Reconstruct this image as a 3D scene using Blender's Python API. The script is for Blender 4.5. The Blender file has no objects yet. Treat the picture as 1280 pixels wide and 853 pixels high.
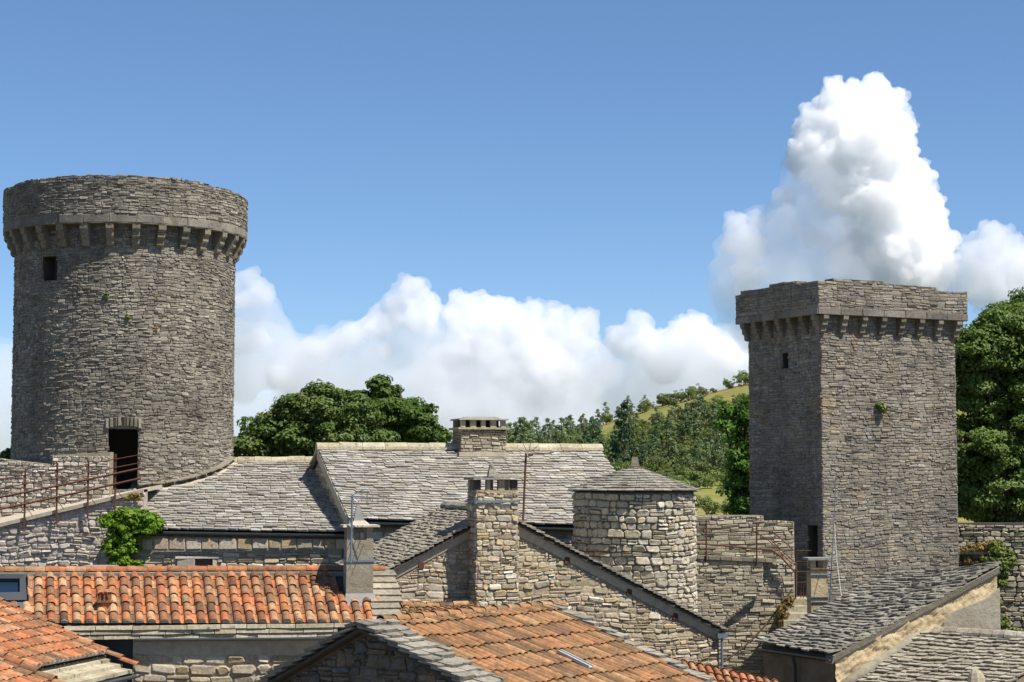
import bpy, bmesh, math, random
import numpy as np
from mathutils import Vector

# ------------------------------------------------------------------ camera, sky, sun, exposure
sc = bpy.context.scene
F, ZC = 2300.0, 9.0                      # focal length in photo pixels (1280 wide), eye height above the lanes
PITCH = math.atan(168 / F)
cam = bpy.data.objects.new('camera', bpy.data.cameras.new('camera'))
sc.collection.objects.link(cam)
cam.data.sensor_width = 36.0
cam.data.lens = 36.0 * F / 1280
cam.data.clip_start, cam.data.clip_end = 0.5, 90000
cam.location = (0, 0, ZC)
cam.rotation_euler = (math.pi / 2 + PITCH, 0, 0)
sc.camera = cam

SUN_AZ, SUN_EL = math.radians(58), math.radians(58)     # azimuth: to the right of straight behind the camera
to_sun = Vector((math.sin(SUN_AZ) * math.cos(SUN_EL), -math.cos(SUN_AZ) * math.cos(SUN_EL), math.sin(SUN_EL)))
sun = bpy.data.objects.new('sun', bpy.data.lights.new('sun', 'SUN'))
sc.collection.objects.link(sun)
sun.data.energy, sun.data.angle, sun.data.color = 5.0, math.radians(0.53), (1.0, 0.95, 0.87)
sun.rotation_euler = to_sun.to_track_quat('Z', 'Y').to_euler()
sun.location = (30, -20, 60)

world = bpy.data.worlds.new('World')
sc.world = world
world.use_nodes = True
wn = world.node_tree.nodes
sky = wn.new('ShaderNodeTexSky')
sky.sky_type = 'NISHITA'
sky.sun_disc = False
sky.sun_elevation = SUN_EL
sky.sun_rotation = math.pi - SUN_AZ
sky.altitude, sky.air_density, sky.dust_density, sky.ozone_density = 3000, 1.0, 0.0, 7.0
wn['Background'].inputs['Strength'].default_value = 0.118
hs = wn.new('ShaderNodeHueSaturation')
hs.inputs['Saturation'].default_value = 1.06
gam = wn.new('ShaderNodeGamma')
gam.inputs['Gamma'].default_value = 0.84
world.node_tree.links.new(sky.outputs[0], hs.inputs['Color'])
world.node_tree.links.new(hs.outputs[0], gam.inputs['Color'])
world.node_tree.links.new(gam.outputs[0], wn['Background'].inputs['Color'])
sc.view_settings.view_transform = 'Standard'
sc.view_settings.look = 'None'
sc.view_settings.exposure = 0.6
sc.view_settings.gamma = 1.0
sc.render.engine = 'CYCLES'
sc.cycles.use_denoising = True
sc.cycles.max_bounces = 18
sc.cycles.diffuse_bounces, sc.cycles.glossy_bounces, sc.cycles.transmission_bounces = 4, 2, 4
sc.cycles.volume_bounces = 18
sc.cycles.transparent_max_bounces = 16

# ------------------------------------------------------------------ helpers
rng = np.random.default_rng(7)
random.seed(7)
COL = sc.collection
WL = {}                                   # world position of every parent


def at(px, py, Y):
    u, v = (px - 640) / F, (426.5 - py) / F
    cp, sp = math.cos(PITCH), math.sin(PITCH)
    k = Y / (cp - v * sp)
    return Vector((u * k, Y, ZC + (sp + v * cp) * k))


def project(P):
    P = np.asarray(P, float).reshape(-1, 3)
    cp, sp = math.cos(PITCH), math.sin(PITCH)
    y, z = P[:, 1], P[:, 2] - ZC
    fw, up = y * cp + z * sp, -y * sp + z * cp
    fw = np.maximum(fw, 0.1)
    return np.stack([640 + F * P[:, 0] / fw, 426.5 - F * up / fw], 1)


def zr(py, Y):
    return at(640, py, Y).z


def srgb(h):
    h = h.lstrip('#')
    o = []
    for i in (0, 2, 4):
        c = int(h[i:i + 2], 16) / 255
        o.append(c / 12.92 if c <= 0.04045 else ((c + 0.055) / 1.055) ** 2.4)
    return (*o, 1)


def mesh_of(name, verts, faces, mat, tint=None, smooth=False):
    me = bpy.data.meshes.new(name)
    me.from_pydata([tuple(v) for v in np.asarray(verts, float)], [], faces)
    if tint is not None:
        a = me.attributes.new('tint', 'FLOAT', 'POINT')
        a.data.foreach_set('value', np.asarray(tint, np.float32))
    if mat:
        me.materials.append(mat)
    if smooth:
        me.polygons.foreach_set('use_smooth', [True] * len(me.polygons))
    me.update()
    return me


def mk(name, verts, faces, mat, parent=None, tint=None, smooth=False):
    """one mesh object; verts in world space, origin at the base centre of its bounds"""
    V = np.asarray(verts, float)
    lo, hi = V.min(0), V.max(0)
    o = np.array([(lo[0] + hi[0]) / 2, (lo[1] + hi[1]) / 2, lo[2]])
    if tint is not None and np.isscalar(tint):
        tint = np.full(len(V), tint)
    ob = bpy.data.objects.new(name, mesh_of(name, V - o, faces, mat, tint, smooth))
    COL.objects.link(ob)
    ob.parent = parent
    ob.location = Vector(o) - (WL[parent.name] if parent else Vector())
    WL[ob.name] = Vector(o)
    return ob


def tag(o, label, cat=None, group=None, kind=None):
    if label:
        o['label'] = label
    if cat:
        o['category'] = cat
    if group:
        o['group'] = group
    if kind:
        o['kind'] = kind
    return o


def thing(name, label, cat, loc, group=None):
    o = bpy.data.objects.new(name, None)
    COL.objects.link(o)
    o.empty_display_size = 0.3
    o.location = loc
    WL[o.name] = Vector(loc)
    return tag(o, label, cat, group)


class MB:
    """collects plain shapes for one mesh"""
    def __init__(s):
        s.v, s.f = [], []

    def add(s, V, Fc):
        b = len(s.v)
        s.v += [tuple(p) for p in V]
        s.f += [[b + i for i in f] for f in Fc]
        return s

    def hexa(s, b4, t4):
        return s.add(list(b4) + list(t4), [(3, 2, 1, 0), (4, 5, 6, 7), (0, 1, 5, 4), (1, 2, 6, 5), (2, 3, 7, 6), (3, 0, 4, 7)])

    def box(s, c, size, ax=None):
        c = Vector(c)
        X, Y, Z = ax or (Vector((1, 0, 0)), Vector((0, 1, 0)), Vector((0, 0, 1)))
        a, b, d = [k / 2 for k in size]
        lo = [c - X * a - Y * b - Z * d, c + X * a - Y * b - Z * d, c + X * a + Y * b - Z * d, c - X * a + Y * b - Z * d]
        return s.hexa(lo, [p + Z * 2 * d for p in lo])

    def prism(s, poly, ext):
        n = len(poly)
        A = [Vector(p) for p in poly]
        B = [p + Vector(ext) for p in A]
        return s.add(A + B, [list(range(n))[::-1], list(range(n, 2 * n))] + [(i, (i + 1) % n, n + (i + 1) % n, n + i) for i in range(n)])

    def tube(s, pts, r, seg=6, closed=False):
        pts = [Vector(p) for p in pts]
        rings = []
        for i, p in enumerate(pts):
            d = (pts[min(i + 1, len(pts) - 1)] - pts[max(i - 1, 0)]).normalized()
            a = d.cross(Vector((0, 0, 1)))
            if a.length < 0.05:
                a = d.cross(Vector((0, 1, 0)))
            a.normalize()
            b = d.cross(a)
            rr = r[i] if isinstance(r, (list, tuple)) else r
            rings.append([p + (a * math.cos(2 * math.pi * k / seg) + b * math.sin(2 * math.pi * k / seg)) * rr for k in range(seg)])
        V = [p for R in rings for p in R]
        Fc = []
        for i in range(len(rings) - 1):
            for k in range(seg):
                k2 = (k + 1) % seg
                Fc.append((i * seg + k, i * seg + k2, (i + 1) * seg + k2, (i + 1) * seg + k))
        Fc += [list(range(seg))[::-1], [(len(rings) - 1) * seg + k for k in range(seg)]]
        return s.add(V, Fc)

    def build(s, name, mat, parent=None, tint=None, smooth=False):
        return mk(name, s.v, s.f, mat, parent, tint, smooth)


class Pieces:
    """stones, slates, tiles: the 300 that show largest become objects, the rest one joined part"""
    def __init__(s, parent, name, rest, mat, limit=300, smooth=False):
        s.parent, s.name, s.rest, s.mat, s.limit, s.smooth = parent, name, rest, mat, limit, smooth
        s.items = []

    def add(s, V, Fc, n=None, tint=None, boost=1.0):
        s.items.append((np.asarray(V, float), Fc, n, rng.random() if tint is None else tint, boost))

    def finish(s, hide=None):
        sc_ = []
        for V, Fc, n, t, b in s.items:
            q = project(V)
            lo, hi = q.min(0), q.max(0)
            w = min(hi[0], 1280) - max(lo[0], 0)
            h = min(hi[1], 853) - max(lo[1], 0)
            a = max(w, 0) * max(h, 0) * b
            if n is not None:
                c = V.mean(0)
                d = np.array([0, 0, ZC]) - c
                if np.dot(d, n) <= 0:
                    a *= 0.001
            if hide and a > 0 and hide(*((lo + hi) / 2)):
                a *= 0.01
            sc_.append(a)
        order = np.argsort(-np.array(sc_))
        big = set(order[:s.limit].tolist())
        for i in big:
            V, Fc, n, t, b = s.items[i]
            mk(s.name, V, Fc, s.mat, s.parent, t, s.smooth)
        rest = [i for i in range(len(s.items)) if i not in big]
        if rest:
            vs, fs, ts, k = [], [], [], 0
            for i in rest:
                V, Fc, n, t, b = s.items[i]
                vs.append(V)
                fs += [[k + j for j in f] for f in Fc]
                ts.append(np.full(len(V), t))
                k += len(V)
            o = mk(s.rest, np.concatenate(vs), fs, s.mat, s.parent, np.concatenate(ts), s.smooth)
            o['kind'] = 'stuff'


# parametric surfaces: P(u, v, n) -> points, N(u, v) -> outward normal
class Plane:
    def __init__(s, O, U, V):
        s.O, s.U, s.V = np.array(O, float), np.array(Vector(U).normalized()), np.array(Vector(V).normalized())
        s.N = np.cross(s.U, s.V)
        s.N /= np.linalg.norm(s.N)

    def P(s, u, v, n):
        u, v, n = np.broadcast_arrays(u, v, n)
        return s.O + u[..., None] * s.U + v[..., None] * s.V + n[..., None] * s.N

    def nrm(s, u, v):
        return s.N


class Cyl:
    def __init__(s, cx, cy, R, z0):
        s.cx, s.cy, s.R, s.z0 = cx, cy, R, z0

    def P(s, u, v, n):
        u, v, n = np.broadcast_arrays(u, v, n)
        a = u / s.R
        return np.stack([s.cx + (s.R + n) * np.sin(a), s.cy - (s.R + n) * np.cos(a), s.z0 + v], -1)

    def nrm(s, u, v):
        a = u / s.R
        return np.array([math.sin(a), -math.cos(a), 0])


class Cone:
    def __init__(s, cx, cy, R, z0, h):
        s.cx, s.cy, s.R, s.z0, s.h = cx, cy, R, z0, h
        s.L = math.hypot(R, h)

    def P(s, u, v, n):
        u, v, n = np.broadcast_arrays(u, v, n)
        a = u / s.R
        cs, sn = s.R / s.L, s.h / s.L
        r = s.R - v * cs + n * sn
        return np.stack([s.cx + r * np.sin(a), s.cy - r * np.cos(a), s.z0 + v * sn + n * cs], -1)

    def nrm(s, u, v):
        a = u / s.R
        return np.array([math.sin(a) * s.h / s.L, -math.cos(a) * s.h / s.L, s.R / s.L])


class Patch:
    """bilinear roof patch: A eave left, B eave right, C ridge right, D ridge left"""
    def __init__(s, A, B, C, D, sag=0.0):
        s.c = [np.array(p, float) for p in (A, B, C, D)]
        A, B, C, D = s.c
        s.LU = (np.linalg.norm(B - A) + np.linalg.norm(C - D)) / 2
        s.LV = (np.linalg.norm(D - A) + np.linalg.norm(C - B)) / 2
        N = np.cross(C - A, D - B)
        s.N = N / np.linalg.norm(N)
        s.sag = sag

    def P(s, u, v, n):
        u, v, n = np.broadcast_arrays(u, v, n)
        a, b = (u / s.LU)[..., None], (v / s.LV)[..., None]
        A, B, C, D = s.c
        if s.sag:
            n = n - s.sag * (np.sin(np.clip(u / s.LU, 0, 1) * math.pi) * 0.6 + np.sin(np.clip(v / s.LV, 0, 1) * math.pi) * 0.6) - s.sag * 0.35 * np.sin(u * 2.1 + v) * np.sin(v * 1.7)
        return A * (1 - a) * (1 - b) + B * a * (1 - b) + C * a * b + D * (1 - a) * b + n[..., None] * s.N

    def nrm(s, u, v):
        return s.N

    def pt(s, u, v, n=0.0):
        return Vector(s.P(np.array(u, float), np.array(v, float), np.array(n, float)))


class Warp:
    """bends the courses of a wall so that no joint runs ruler straight"""
    def __init__(s, S, amp=0.05, ph=0.0):
        s.S, s.amp, s.ph = S, amp, ph

    def P(s, u, v, n):
        u, v, n = np.broadcast_arrays(u, v, n)
        a, p = s.amp, s.ph
        dv = a * (np.sin(.83 * u + 1.3 * np.sin(.7 * v + p) + p) + .6 * np.sin(2.1 * u + 1.9 * v + 2 * p) + .35 * np.sin(5.3 * u - 3.1 * v + p))
        du = a * .8 * (np.sin(2.7 * v + 1.1 * u + p) + .5 * np.sin(6.1 * v - 2.3 * u))
        return s.S.P(u + du, v + dv, n)

    def nrm(s, u, v):
        return s.S.nrm(u, v)


def stone(S, u, v, w, h, d, seg, bevel, jit, gap):
    a, b = max(w / 2 - gap, w * 0.3), max(h / 2 - gap, h * 0.3)
    if seg == 4:
        x = np.array([-a, a, a, -a])
        y = np.array([-b, -b, b, b])
    else:
        m = min(a, b)
        c1, c2, c3, c4 = m * rng.uniform(0.2, 0.75, 4)
        x = np.array([-a + c1, a - c2, a, a, a - c3, -a + c4, -a, -a])
        y = np.array([-b, -b, -b + c2, b - c3, b, b, b - c4, -b + c1])
    k = len(x)
    x = x + rng.uniform(-1, 1, k) * jit * b
    y = y + rng.uniform(-1, 1, k) * jit * b
    sx, sy = 1 - bevel * b / a, 1 - bevel
    tilt = rng.uniform(-0.3, 0.3, 2) * d
    nf = d * (1 + rng.uniform(-0.15, 0.15, k)) + tilt[0] * x / a + tilt[1] * y / b
    U = np.concatenate([u + x, u + x, u + x * sx])
    Vv = np.concatenate([v + y, v + y, v + y * sy])
    Nn = np.concatenate([np.full(k, -0.06), nf * 0.62 - 0.004, nf])
    Fc = []
    for r in (0, 1):
        for i in range(k):
            j = (i + 1) % k
            Fc.append((r * k + i, r * k + j, (r + 1) * k + j, (r + 1) * k + i))
    Fc.append(tuple(range(2 * k, 3 * k)))
    return S.P(U, Vv, Nn), Fc


def masonry(S, pcs, u0, u1, v0, v1, ch, sl, inside=None, depth=(0.02, 0.07), seg=4, bevel=0.25, jit=0.14, gap=0.009, split=0.25, wob=0.0, warp=0.025):
    S = Warp(S, warp, u0 + v0) if warp else S
    v = v0
    while v < v1 - ch[0] * 0.5:
        h = rng.uniform(*ch)
        u = u0 - rng.uniform(0, sl[0])
        ph = rng.uniform(0, 6.28)
        while u < u1:
            w = rng.uniform(*sl) * (0.75 + 0.5 * h / ch[1])
            du = 0.0
            ua, ub = max(u, u0), min(u + w, u1)
            u += w
            if ub - ua < 0.05:
                continue
            parts = [(ua, ub, v, v + h)]
            if rng.random() < split:
                if rng.random() < 0.7:
                    m = v + h * rng.uniform(0.35, 0.65)
                    parts = [(ua, ub, v, m), (ua, ub, m, v + h)]
                else:
                    m = v + h * rng.uniform(0.35, 0.65)
                    k = ua + (ub - ua) * rng.uniform(0.35, 0.65)
                    parts = [(ua, k, v, m), (k, ub, v, m), (ua, ub, m, v + h)]
            for (a, b, c, d) in parts:
                dv = wob * math.sin((a + b) * 0.9 + ph * 0.15 + v * 0.7)
                _place(S, pcs, a, b, c + dv, d + dv, inside, depth, seg, bevel, jit, gap, 0)
        v += h


def _place(S, pcs, a, b, c, d, inside, depth, seg, bevel, jit, gap, lvl):
    if inside:
        e = 0.004
        ok = [inside(x, y) for x in (a + e, b - e) for y in (c + e, d - e)]
        if not any(ok):
            return
        if not all(ok):
            if lvl >= 4 or b - a < 0.05:
                return
            m = (a + b) / 2
            if b - a > 1.3 * (d - c):
                _place(S, pcs, a, m, c, d, inside, depth, seg, bevel, jit, gap, lvl + 1)
                _place(S, pcs, m, b, c, d, inside, depth, seg, bevel, jit, gap, lvl + 1)
            else:
                m = (c + d) / 2
                _place(S, pcs, a, b, c, m, inside, depth, seg, bevel, jit, gap, lvl + 1)
                _place(S, pcs, a, b, m, d, inside, depth, seg, bevel, jit, gap, lvl + 1)
            return
    u, v = (a + b) / 2, (c + d) / 2
    dd = rng.uniform(*depth)
    pcs.add(*stone(S, u, v, b - a, d - c, dd, seg, bevel, jit, gap), n=S.nrm(u, v))


def lauzes(S, pcs, LU, LV, expo, width, th, inside=None, u0=0.0, v0=0.0, over=0.06, jag=0.25, taper=None):
    i, v = 0, v0 - over
    while v < LV - expo * 0.3:
        u = u0 - rng.uniform(0, width[1])
        ex = expo * rng.uniform(0.9, 1.1)
        k = taper(v) if taper else 1.0
        while u < u0 + LU:
            w = rng.uniform(*width) / k
            a, b = max(u, u0 - over), min(u + w, u0 + LU + over)
            u += w
            if b - a < 0.04:
                continue
            if inside and not inside((a + b) / 2, v + ex * 0.4):
                continue
            t = th * rng.uniform(0.65, 1.35)
            low = v - rng.uniform(-jag, jag) * ex * 0.6
            L = v + ex * 1.75 - low
            c = rng.uniform(0.02, 0.22, 4) * min(b - a, L)
            g = 0.006
            x = np.array([a + g, b - g, b - g, b - g - c[0], a + g + c[2], a + g])
            y = np.array([low + L, low + L, low + c[1], low + rng.uniform(-.02, .02), low + rng.uniform(-.02, .02), low + c[3]])
            y = np.minimum(y, LV + 0.06)
            f = np.clip(1 - (y - low) / L, 0, 1)
            skew = rng.uniform(-0.25, 0.25) * t
            bot = 1.6 * th * f + skew * (x - a) / (b - a) + rng.uniform(0, 0.15) * t
            top = bot + t
            U, Vv = np.concatenate([x, x]), np.concatenate([y, y])
            Nn = np.concatenate([bot, top])
            Fc = [(6, 11, 10, 9, 8, 7), (0, 1, 2, 3, 4, 5)] + [(j, 6 + j, 6 + (j + 1) % 6, (j + 1) % 6) for j in range(6)]
            pcs.add(S.P(U, Vv, Nn), Fc, n=S.nrm((a + b) / 2, v))
        v += ex
        i += 1


def canal(S, uc, v, r0, r1, L, lift, seg=6, t=0.014, concave=False, du=0.0, base=0.0):
    """one curved clay tile: wide end (r0) downhill at v, narrow end (r1) at v + L"""
    an = np.linspace(0, math.pi, seg + 1)
    sgn = -1 if concave else 1
    def ring(r, vv, n0, off):
        return uc + off + r * np.cos(an), np.full(seg + 1, vv), n0 + sgn * r * np.sin(an) * 0.85
    R = [ring(r0, v, lift, 0), ring(r1, v + L, base, du), ring(r0 - t, v, lift, 0), ring(r1 - t, v + L, base, du)]
    U, Vv, Nn = [np.concatenate([q[i] for q in R]) for i in range(3)]
    m = seg + 1
    Fc = []
    for i in range(seg):
        Fc += [(i, i + 1, m + i + 1, m + i), (2 * m + i + 1, 2 * m + i, 3 * m + i, 3 * m + i + 1), (i + 1, i, 2 * m + i, 2 * m + i + 1)]
    Fc += [(0, m, 3 * m, 2 * m), (m - 1, 3 * m - 1, 4 * m - 1, 2 * m - 1)]
    return S.P(U, Vv, Nn), Fc


def canal_roof(S, covers, chans, LU, LV, space, expo, r, inside=None, u0=0.0, v0=0.0, jitter=0.012, lift=0.0, drift=0.03):
    n = int(LU / space)
    off = 0.0
    for c in range(n + 1):
        off = .8 * off + rng.uniform(-1, 1) * drift * .5          # columns slip against each other
        for rr in range(int(math.ceil(LV / expo))):
            v = v0 + rr * expo + rng.uniform(-1, 1) * jitter * 1.5 + (off if rr else 0.0)
            uu = u0 + c * space + rng.uniform(-1, 1) * jitter
            L = min(expo * 1.22, LV - v + 0.05)
            if L < 0.08:
                continue
            if not inside or inside(uu, v + L * 0.4):
                covers.add(*canal(S, uu, v, r, r * 0.86, L, 0.06 + lift + rng.uniform(0, 0.012), base=0.035, du=rng.uniform(-1, 1) * jitter), n=S.nrm(uu, v))
            if c < n and (not inside or inside(uu + space / 2, v + L * 0.4)):
                chans.add(*canal(S, uu + space / 2, v, r * 0.9, r * 0.9, L, 0.1, base=.08, concave=True, seg=4), n=S.nrm(uu, v), boost=0.0)


# ------------------------------------------------------------------ materials
def new_mat(name):
    m = bpy.data.materials.new(name)
    m.use_nodes = True
    nt = m.node_tree
    return m, nt, nt.nodes, nt.links, nt.nodes['Principled BSDF']


def ramp(nodes, cols, interp='LINEAR'):
    r = nodes.new('ShaderNodeValToRGB')
    e = r.color_ramp.elements
    r.color_ramp.interpolation = interp
    n = len(cols)
    while len(e) < n:
        e.new(0.5)
    for i, c in enumerate(cols):
        e[i].position = c[1] if isinstance(c, tuple) and isinstance(c[0], str) else i / max(n - 1, 1)
        e[i].color = srgb(c[0] if isinstance(c, tuple) else c)
    return r


def noise(nodes, links, vec, scale, detail=4, rough=0.6, dist=0.0):
    n = nodes.new('ShaderNodeTexNoise')
    n.inputs['Scale'].default_value = scale
    n.inputs['Detail'].default_value = detail
    n.inputs['Roughness'].default_value = rough
    n.inputs['Distortion'].default_value = dist
    links.new(vec, n.inputs['Vector'])
    return n.outputs['Fac']


def mixc(nodes, links, fac, a, b, blend='MIX'):
    m = nodes.new('ShaderNodeMix')
    m.data_type = 'RGBA'
    m.blend_type = blend
    for s, x in ((m.inputs[0], fac), (m.inputs[6], a), (m.inputs[7], b)):
        if isinstance(x, (int, float)):
            s.default_value = x
        elif isinstance(x, tuple):
            s.default_value = x
        else:
            links.new(x, s)
    return m.outputs[2]


def remap(nodes, links, x, a, b, c=0.0, d=1.0):
    m = nodes.new('ShaderNodeMapRange')
    links.new(x, m.inputs[0])
    for i, k in enumerate((a, b, c, d)):
        m.inputs[i + 1].default_value = k
    return m.outputs[0]


def masonry_mat(name, cols, stain='#4a463d', stain_amt=0.45, patch=None, patch_amt=0.5, fine=26.0, bump=0.35, big=0.7, val=0.8, moss=None, smear=None, smear_amt=.5, streak=None, sat=1.0):
    """cols over the piece's own random tint; weathering and grain from world-space noise"""
    m, nt, N, L, B = new_mat(name)
    geo = N.new('ShaderNodeNewGeometry')
    pos = geo.outputs['Position']
    at_ = N.new('ShaderNodeAttribute')
    at_.attribute_name = 'tint'
    r = ramp(N, cols)
    L.new(at_.outputs['Fac'], r.inputs[0])
    c = r.outputs[0]
    n1 = noise(N, L, pos, big, 5, 0.65)
    c = mixc(N, L, remap(N, L, n1, 0.46, 0.72, 0, stain_amt), c, srgb(stain))
    if patch:
        n2 = noise(N, L, pos, big * 0.9 + 0.37, 3, 0.5, 0.4)
        c = mixc(N, L, remap(N, L, n2, 0.6, 0.75, 0, patch_amt), c, srgb(patch))
    if moss:
        n5 = noise(N, L, pos, 3.1, 4, 0.7)
        c = mixc(N, L, remap(N, L, n5, 0.62, 0.75, 0, 0.4), c, srgb(moss))
    if streak:                               # rain streaks and black lichen running down the face
        mp = N.new('ShaderNodeMapping')
        mp.inputs['Scale'].default_value = (1.1, 1.1, .1)
        L.new(pos, mp.inputs['Vector'])
        n7 = noise(N, L, mp.outputs[0], 1.3, 6, .7, .3)
        c = mixc(N, L, remap(N, L, n7, .5, .72, 0, .6), c, srgb(streak))
        n8 = noise(N, L, pos, .28, 4, .6)
        c = mixc(N, L, remap(N, L, n8, .5, .68, 0, .4), c, srgb(streak))
    if smear:                                # mortar and lime wash dragged over the stone faces
        n6 = noise(N, L, pos, 2.3, 6, 0.72, .6)
        c = mixc(N, L, remap(N, L, n6, .44, .66, 0, smear_amt), c, srgb(smear))
    n3 = noise(N, L, pos, fine, 6, 0.7)
    g = remap(N, L, n3, 0.3, 0.7, 0.62 * val, 1.32 * val)
    cc = N.new('ShaderNodeCombineColor')
    for i in range(3):
        L.new(g, cc.inputs[i])
    c = mixc(N, L, 1.0, c, cc.outputs[0], 'MULTIPLY')
    n4 = noise(N, L, pos, fine * 0.55, 3, 0.5)
    c = mixc(N, L, remap(N, L, n4, 0.63, 0.7, 0, 0.55), c, srgb('#3c3934'))
    if sat != 1.0:
        hv = N.new('ShaderNodeHueSaturation')
        hv.inputs['Saturation'].default_value = sat
        hv.inputs['Hue'].default_value = .507              # a touch towards ochre
        L.new(c, hv.inputs['Color'])
        c = hv.outputs[0]
    L.new(c, B.inputs['Base Color'])
    B.inputs['Roughness'].default_value = 0.92
    B.inputs['Specular IOR Level'].default_value = 0.2
    bp = N.new('ShaderNodeBump')
    bp.inputs['Strength'].default_value = bump
    bp.inputs['Distance'].default_value = 0.04
    L.new(noise(N, L, pos, fine * 0.8, 7, 0.75), bp.inputs['Height'])
    L.new(bp.outputs[0], B.inputs['Normal'])
    return m


def plain_mat(name, col, rough=0.6, metal=0.0, var=0.25, scale=8.0, bump=0.1, second=None, spec=0.5):
    m, nt, N, L, B = new_mat(name)
    geo = N.new('ShaderNodeNewGeometry')
    pos = geo.outputs['Position']
    n1 = noise(N, L, pos, scale, 5, 0.65)
    a = srgb(col)
    b = srgb(second) if second else tuple(k * (1 - var) for k in a[:3]) + (1,)
    c = mixc(N, L, remap(N, L, n1, 0.38, 0.66), a, b)
    n2 = noise(N, L, pos, scale * 6, 4, 0.7)
    c = mixc(N, L, remap(N, L, n2, 0.45, 0.75, 0, var), c, tuple(k * 0.55 for k in a[:3]) + (1,))
    L.new(c, B.inputs['Base Color'])
    B.inputs['Roughness'].default_value = rough
    B.inputs['Metallic'].default_value = metal
    B.inputs['Specular IOR Level'].default_value = spec
    if bump:
        bp = N.new('ShaderNodeBump')
        bp.inputs['Strength'].default_value = bump
        bp.inputs['Distance'].default_value = 0.05
        L.new(noise(N, L, pos, scale * 3, 7, 0.75), bp.inputs['Height'])
        L.new(bp.outputs[0], B.inputs['Normal'])
    return m


def leaf_mat(name, cols, rough=0.55, trans=0.35):
    m, nt, N, L, B = new_mat(name)
    at_ = N.new('ShaderNodeAttribute')
    at_.attribute_name = 'tint'
    oi = N.new('ShaderNodeObjectInfo')
    r = ramp(N, cols)
    L.new(at_.outputs['Fac'], r.inputs[0])
    hsv = N.new('ShaderNodeHueSaturation')
    L.new(r.outputs[0], hsv.inputs['Color'])
    L.new(remap(N, L, oi.outputs['Random'], 0, 1, 0.75, 1.3), hsv.inputs['Value'])
    L.new(remap(N, L, oi.outputs['Random'], 0, 1, 0.485, 0.51), hsv.inputs['Hue'])
    L.new(hsv.outputs[0], B.inputs['Base Color'])
    B.inputs['Roughness'].default_value = rough
    B.inputs['Specular IOR Level'].default_value = 0.3
    tr = N.new('ShaderNodeBsdfTranslucent')
    L.new(hsv.outputs[0], tr.inputs['Color'])
    mx = N.new('ShaderNodeMixShader')
    mx.inputs[0].default_value = trans
    L.new(B.outputs[0], mx.inputs[1])
    L.new(tr.outputs[0], mx.inputs[2])
    L.new(mx.outputs[0], N['Material Output'].inputs['Surface'])
    return m


M = {}
M['tower'] = masonry_mat('tower_stone', ['#67625a', '#827c71', '#958e80', '#878176', '#a39b8c', '#767065', '#999080'], stain='#3d3a34', stain_amt=0.62, patch='#8f8466', patch_amt=.3, fine=17, big=0.5, bump=0.5, val=1.1, smear='#7d7567', smear_amt=0.6, streak='#46423b')
M['square'] = masonry_mat('square_tower_stone', ['#6c675e', '#847d72', '#958d80', '#8a7f6c', '#9c958a', '#7b756b', '#978a72'], stain='#4a463e', stain_amt=0.45, patch='#96743e', patch_amt=0.7, fine=17, big=0.45, bump=0.5, val=1.1, smear='#7f776b', smear_amt=0.55, streak='#46423b')
M['dressed'] = masonry_mat('dressed_stone', ['#6f695c', '#827b6b', '#8f8776', '#79715f', '#958a74'], stain='#4c483f', fine=14, big=0.8, bump=0.35, val=0.9)
M['house'] = masonry_mat('house_stone', ['#8d8168', '#a89a7d', '#b9ac90', '#cfc4ae', '#978b76', '#b59f78', '#aca08a', '#c0ab94', '#85796a', '#d2c8b4'], stain='#6d6350', stain_amt=0.35, patch='#b89c68', patch_amt=0.35, fine=15, bump=0.5, val=1.08, smear='#a8987c', smear_amt=0.55)
M['turret'] = masonry_mat('turret_stone', ['#8b8474', '#a39b89', '#b3ab99', '#9a917d', '#bbb3a2', '#938a77', '#aa9d80'], stain='#585246', stain_amt=0.45, fine=14, bump=0.5, val=1.16, smear='#a39a88', smear_amt=0.35)
M['rubble'] = masonry_mat('rubble_stone', ['#958d80', '#a89f93', '#b6aca2', '#8a8174', '#a59a8b', '#9d948a'], stain='#5c564b', stain_amt=0.45, patch='#a38f68', patch_amt=0.3, fine=12, bump=0.6, val=1.25, smear='#b0a496', smear_amt=0.55)
M['curtain'] = masonry_mat('curtain_stone', ['#857d6c', '#988f7c', '#a79d88', '#8f8571', '#b0a690', '#7e7666'], stain='#565044', stain_amt=0.4, patch='#a08a5c', patch_amt=0.35, fine=16, bump=0.5, val=1.08, smear='#938872', smear_amt=0.5)
M['dark_gable'] = masonry_mat('dark_gable_stone', ['#6c675d', '#7b7266', '#8a7a66', '#77746f', '#60605f', '#8c7862'], stain='#3c3a37', stain_amt=0.6, patch='#96704e', patch_amt=0.5, fine=10, bump=0.6, val=0.9)
M['lauze'] = masonry_mat('roof_lauze', ['#9f998f', '#b2aca1', '#bfb9ae', '#a19b91', '#c8c3b9', '#8e887d', '#b9af9c', '#99938a'], patch='#b3a176', patch_amt=.35, stain='#6f695e', stain_amt=0.5, fine=12, big=1.1, bump=0.4, val=0.8)
M['lauze_old'] = masonry_mat('weathered_lauze', ['#8a8478', '#9c9688', '#aca596', '#918a7d', '#b2ab9b', '#7d776b'], stain='#4e4b46', stain_amt=0.5, fine=11, big=1.3, bump=0.5)
M['lauze_warm'] = masonry_mat('warm_lauze', ['#8d8473', '#a09784', '#aea591', '#968d7b', '#b7af9d', '#867e70'], stain='#5a5243', stain_amt=0.45, fine=11, big=1.3, bump=0.5, val=0.85)
M['flag'] = masonry_mat('eave_flagstone', ['#a79c80', '#b8ad90', '#c4baa0', '#aea287', '#cac0a8'], stain='#7d7359', stain_amt=0.4, moss='#a89648', fine=12, big=1.3, bump=0.35, val=0.82)
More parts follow.
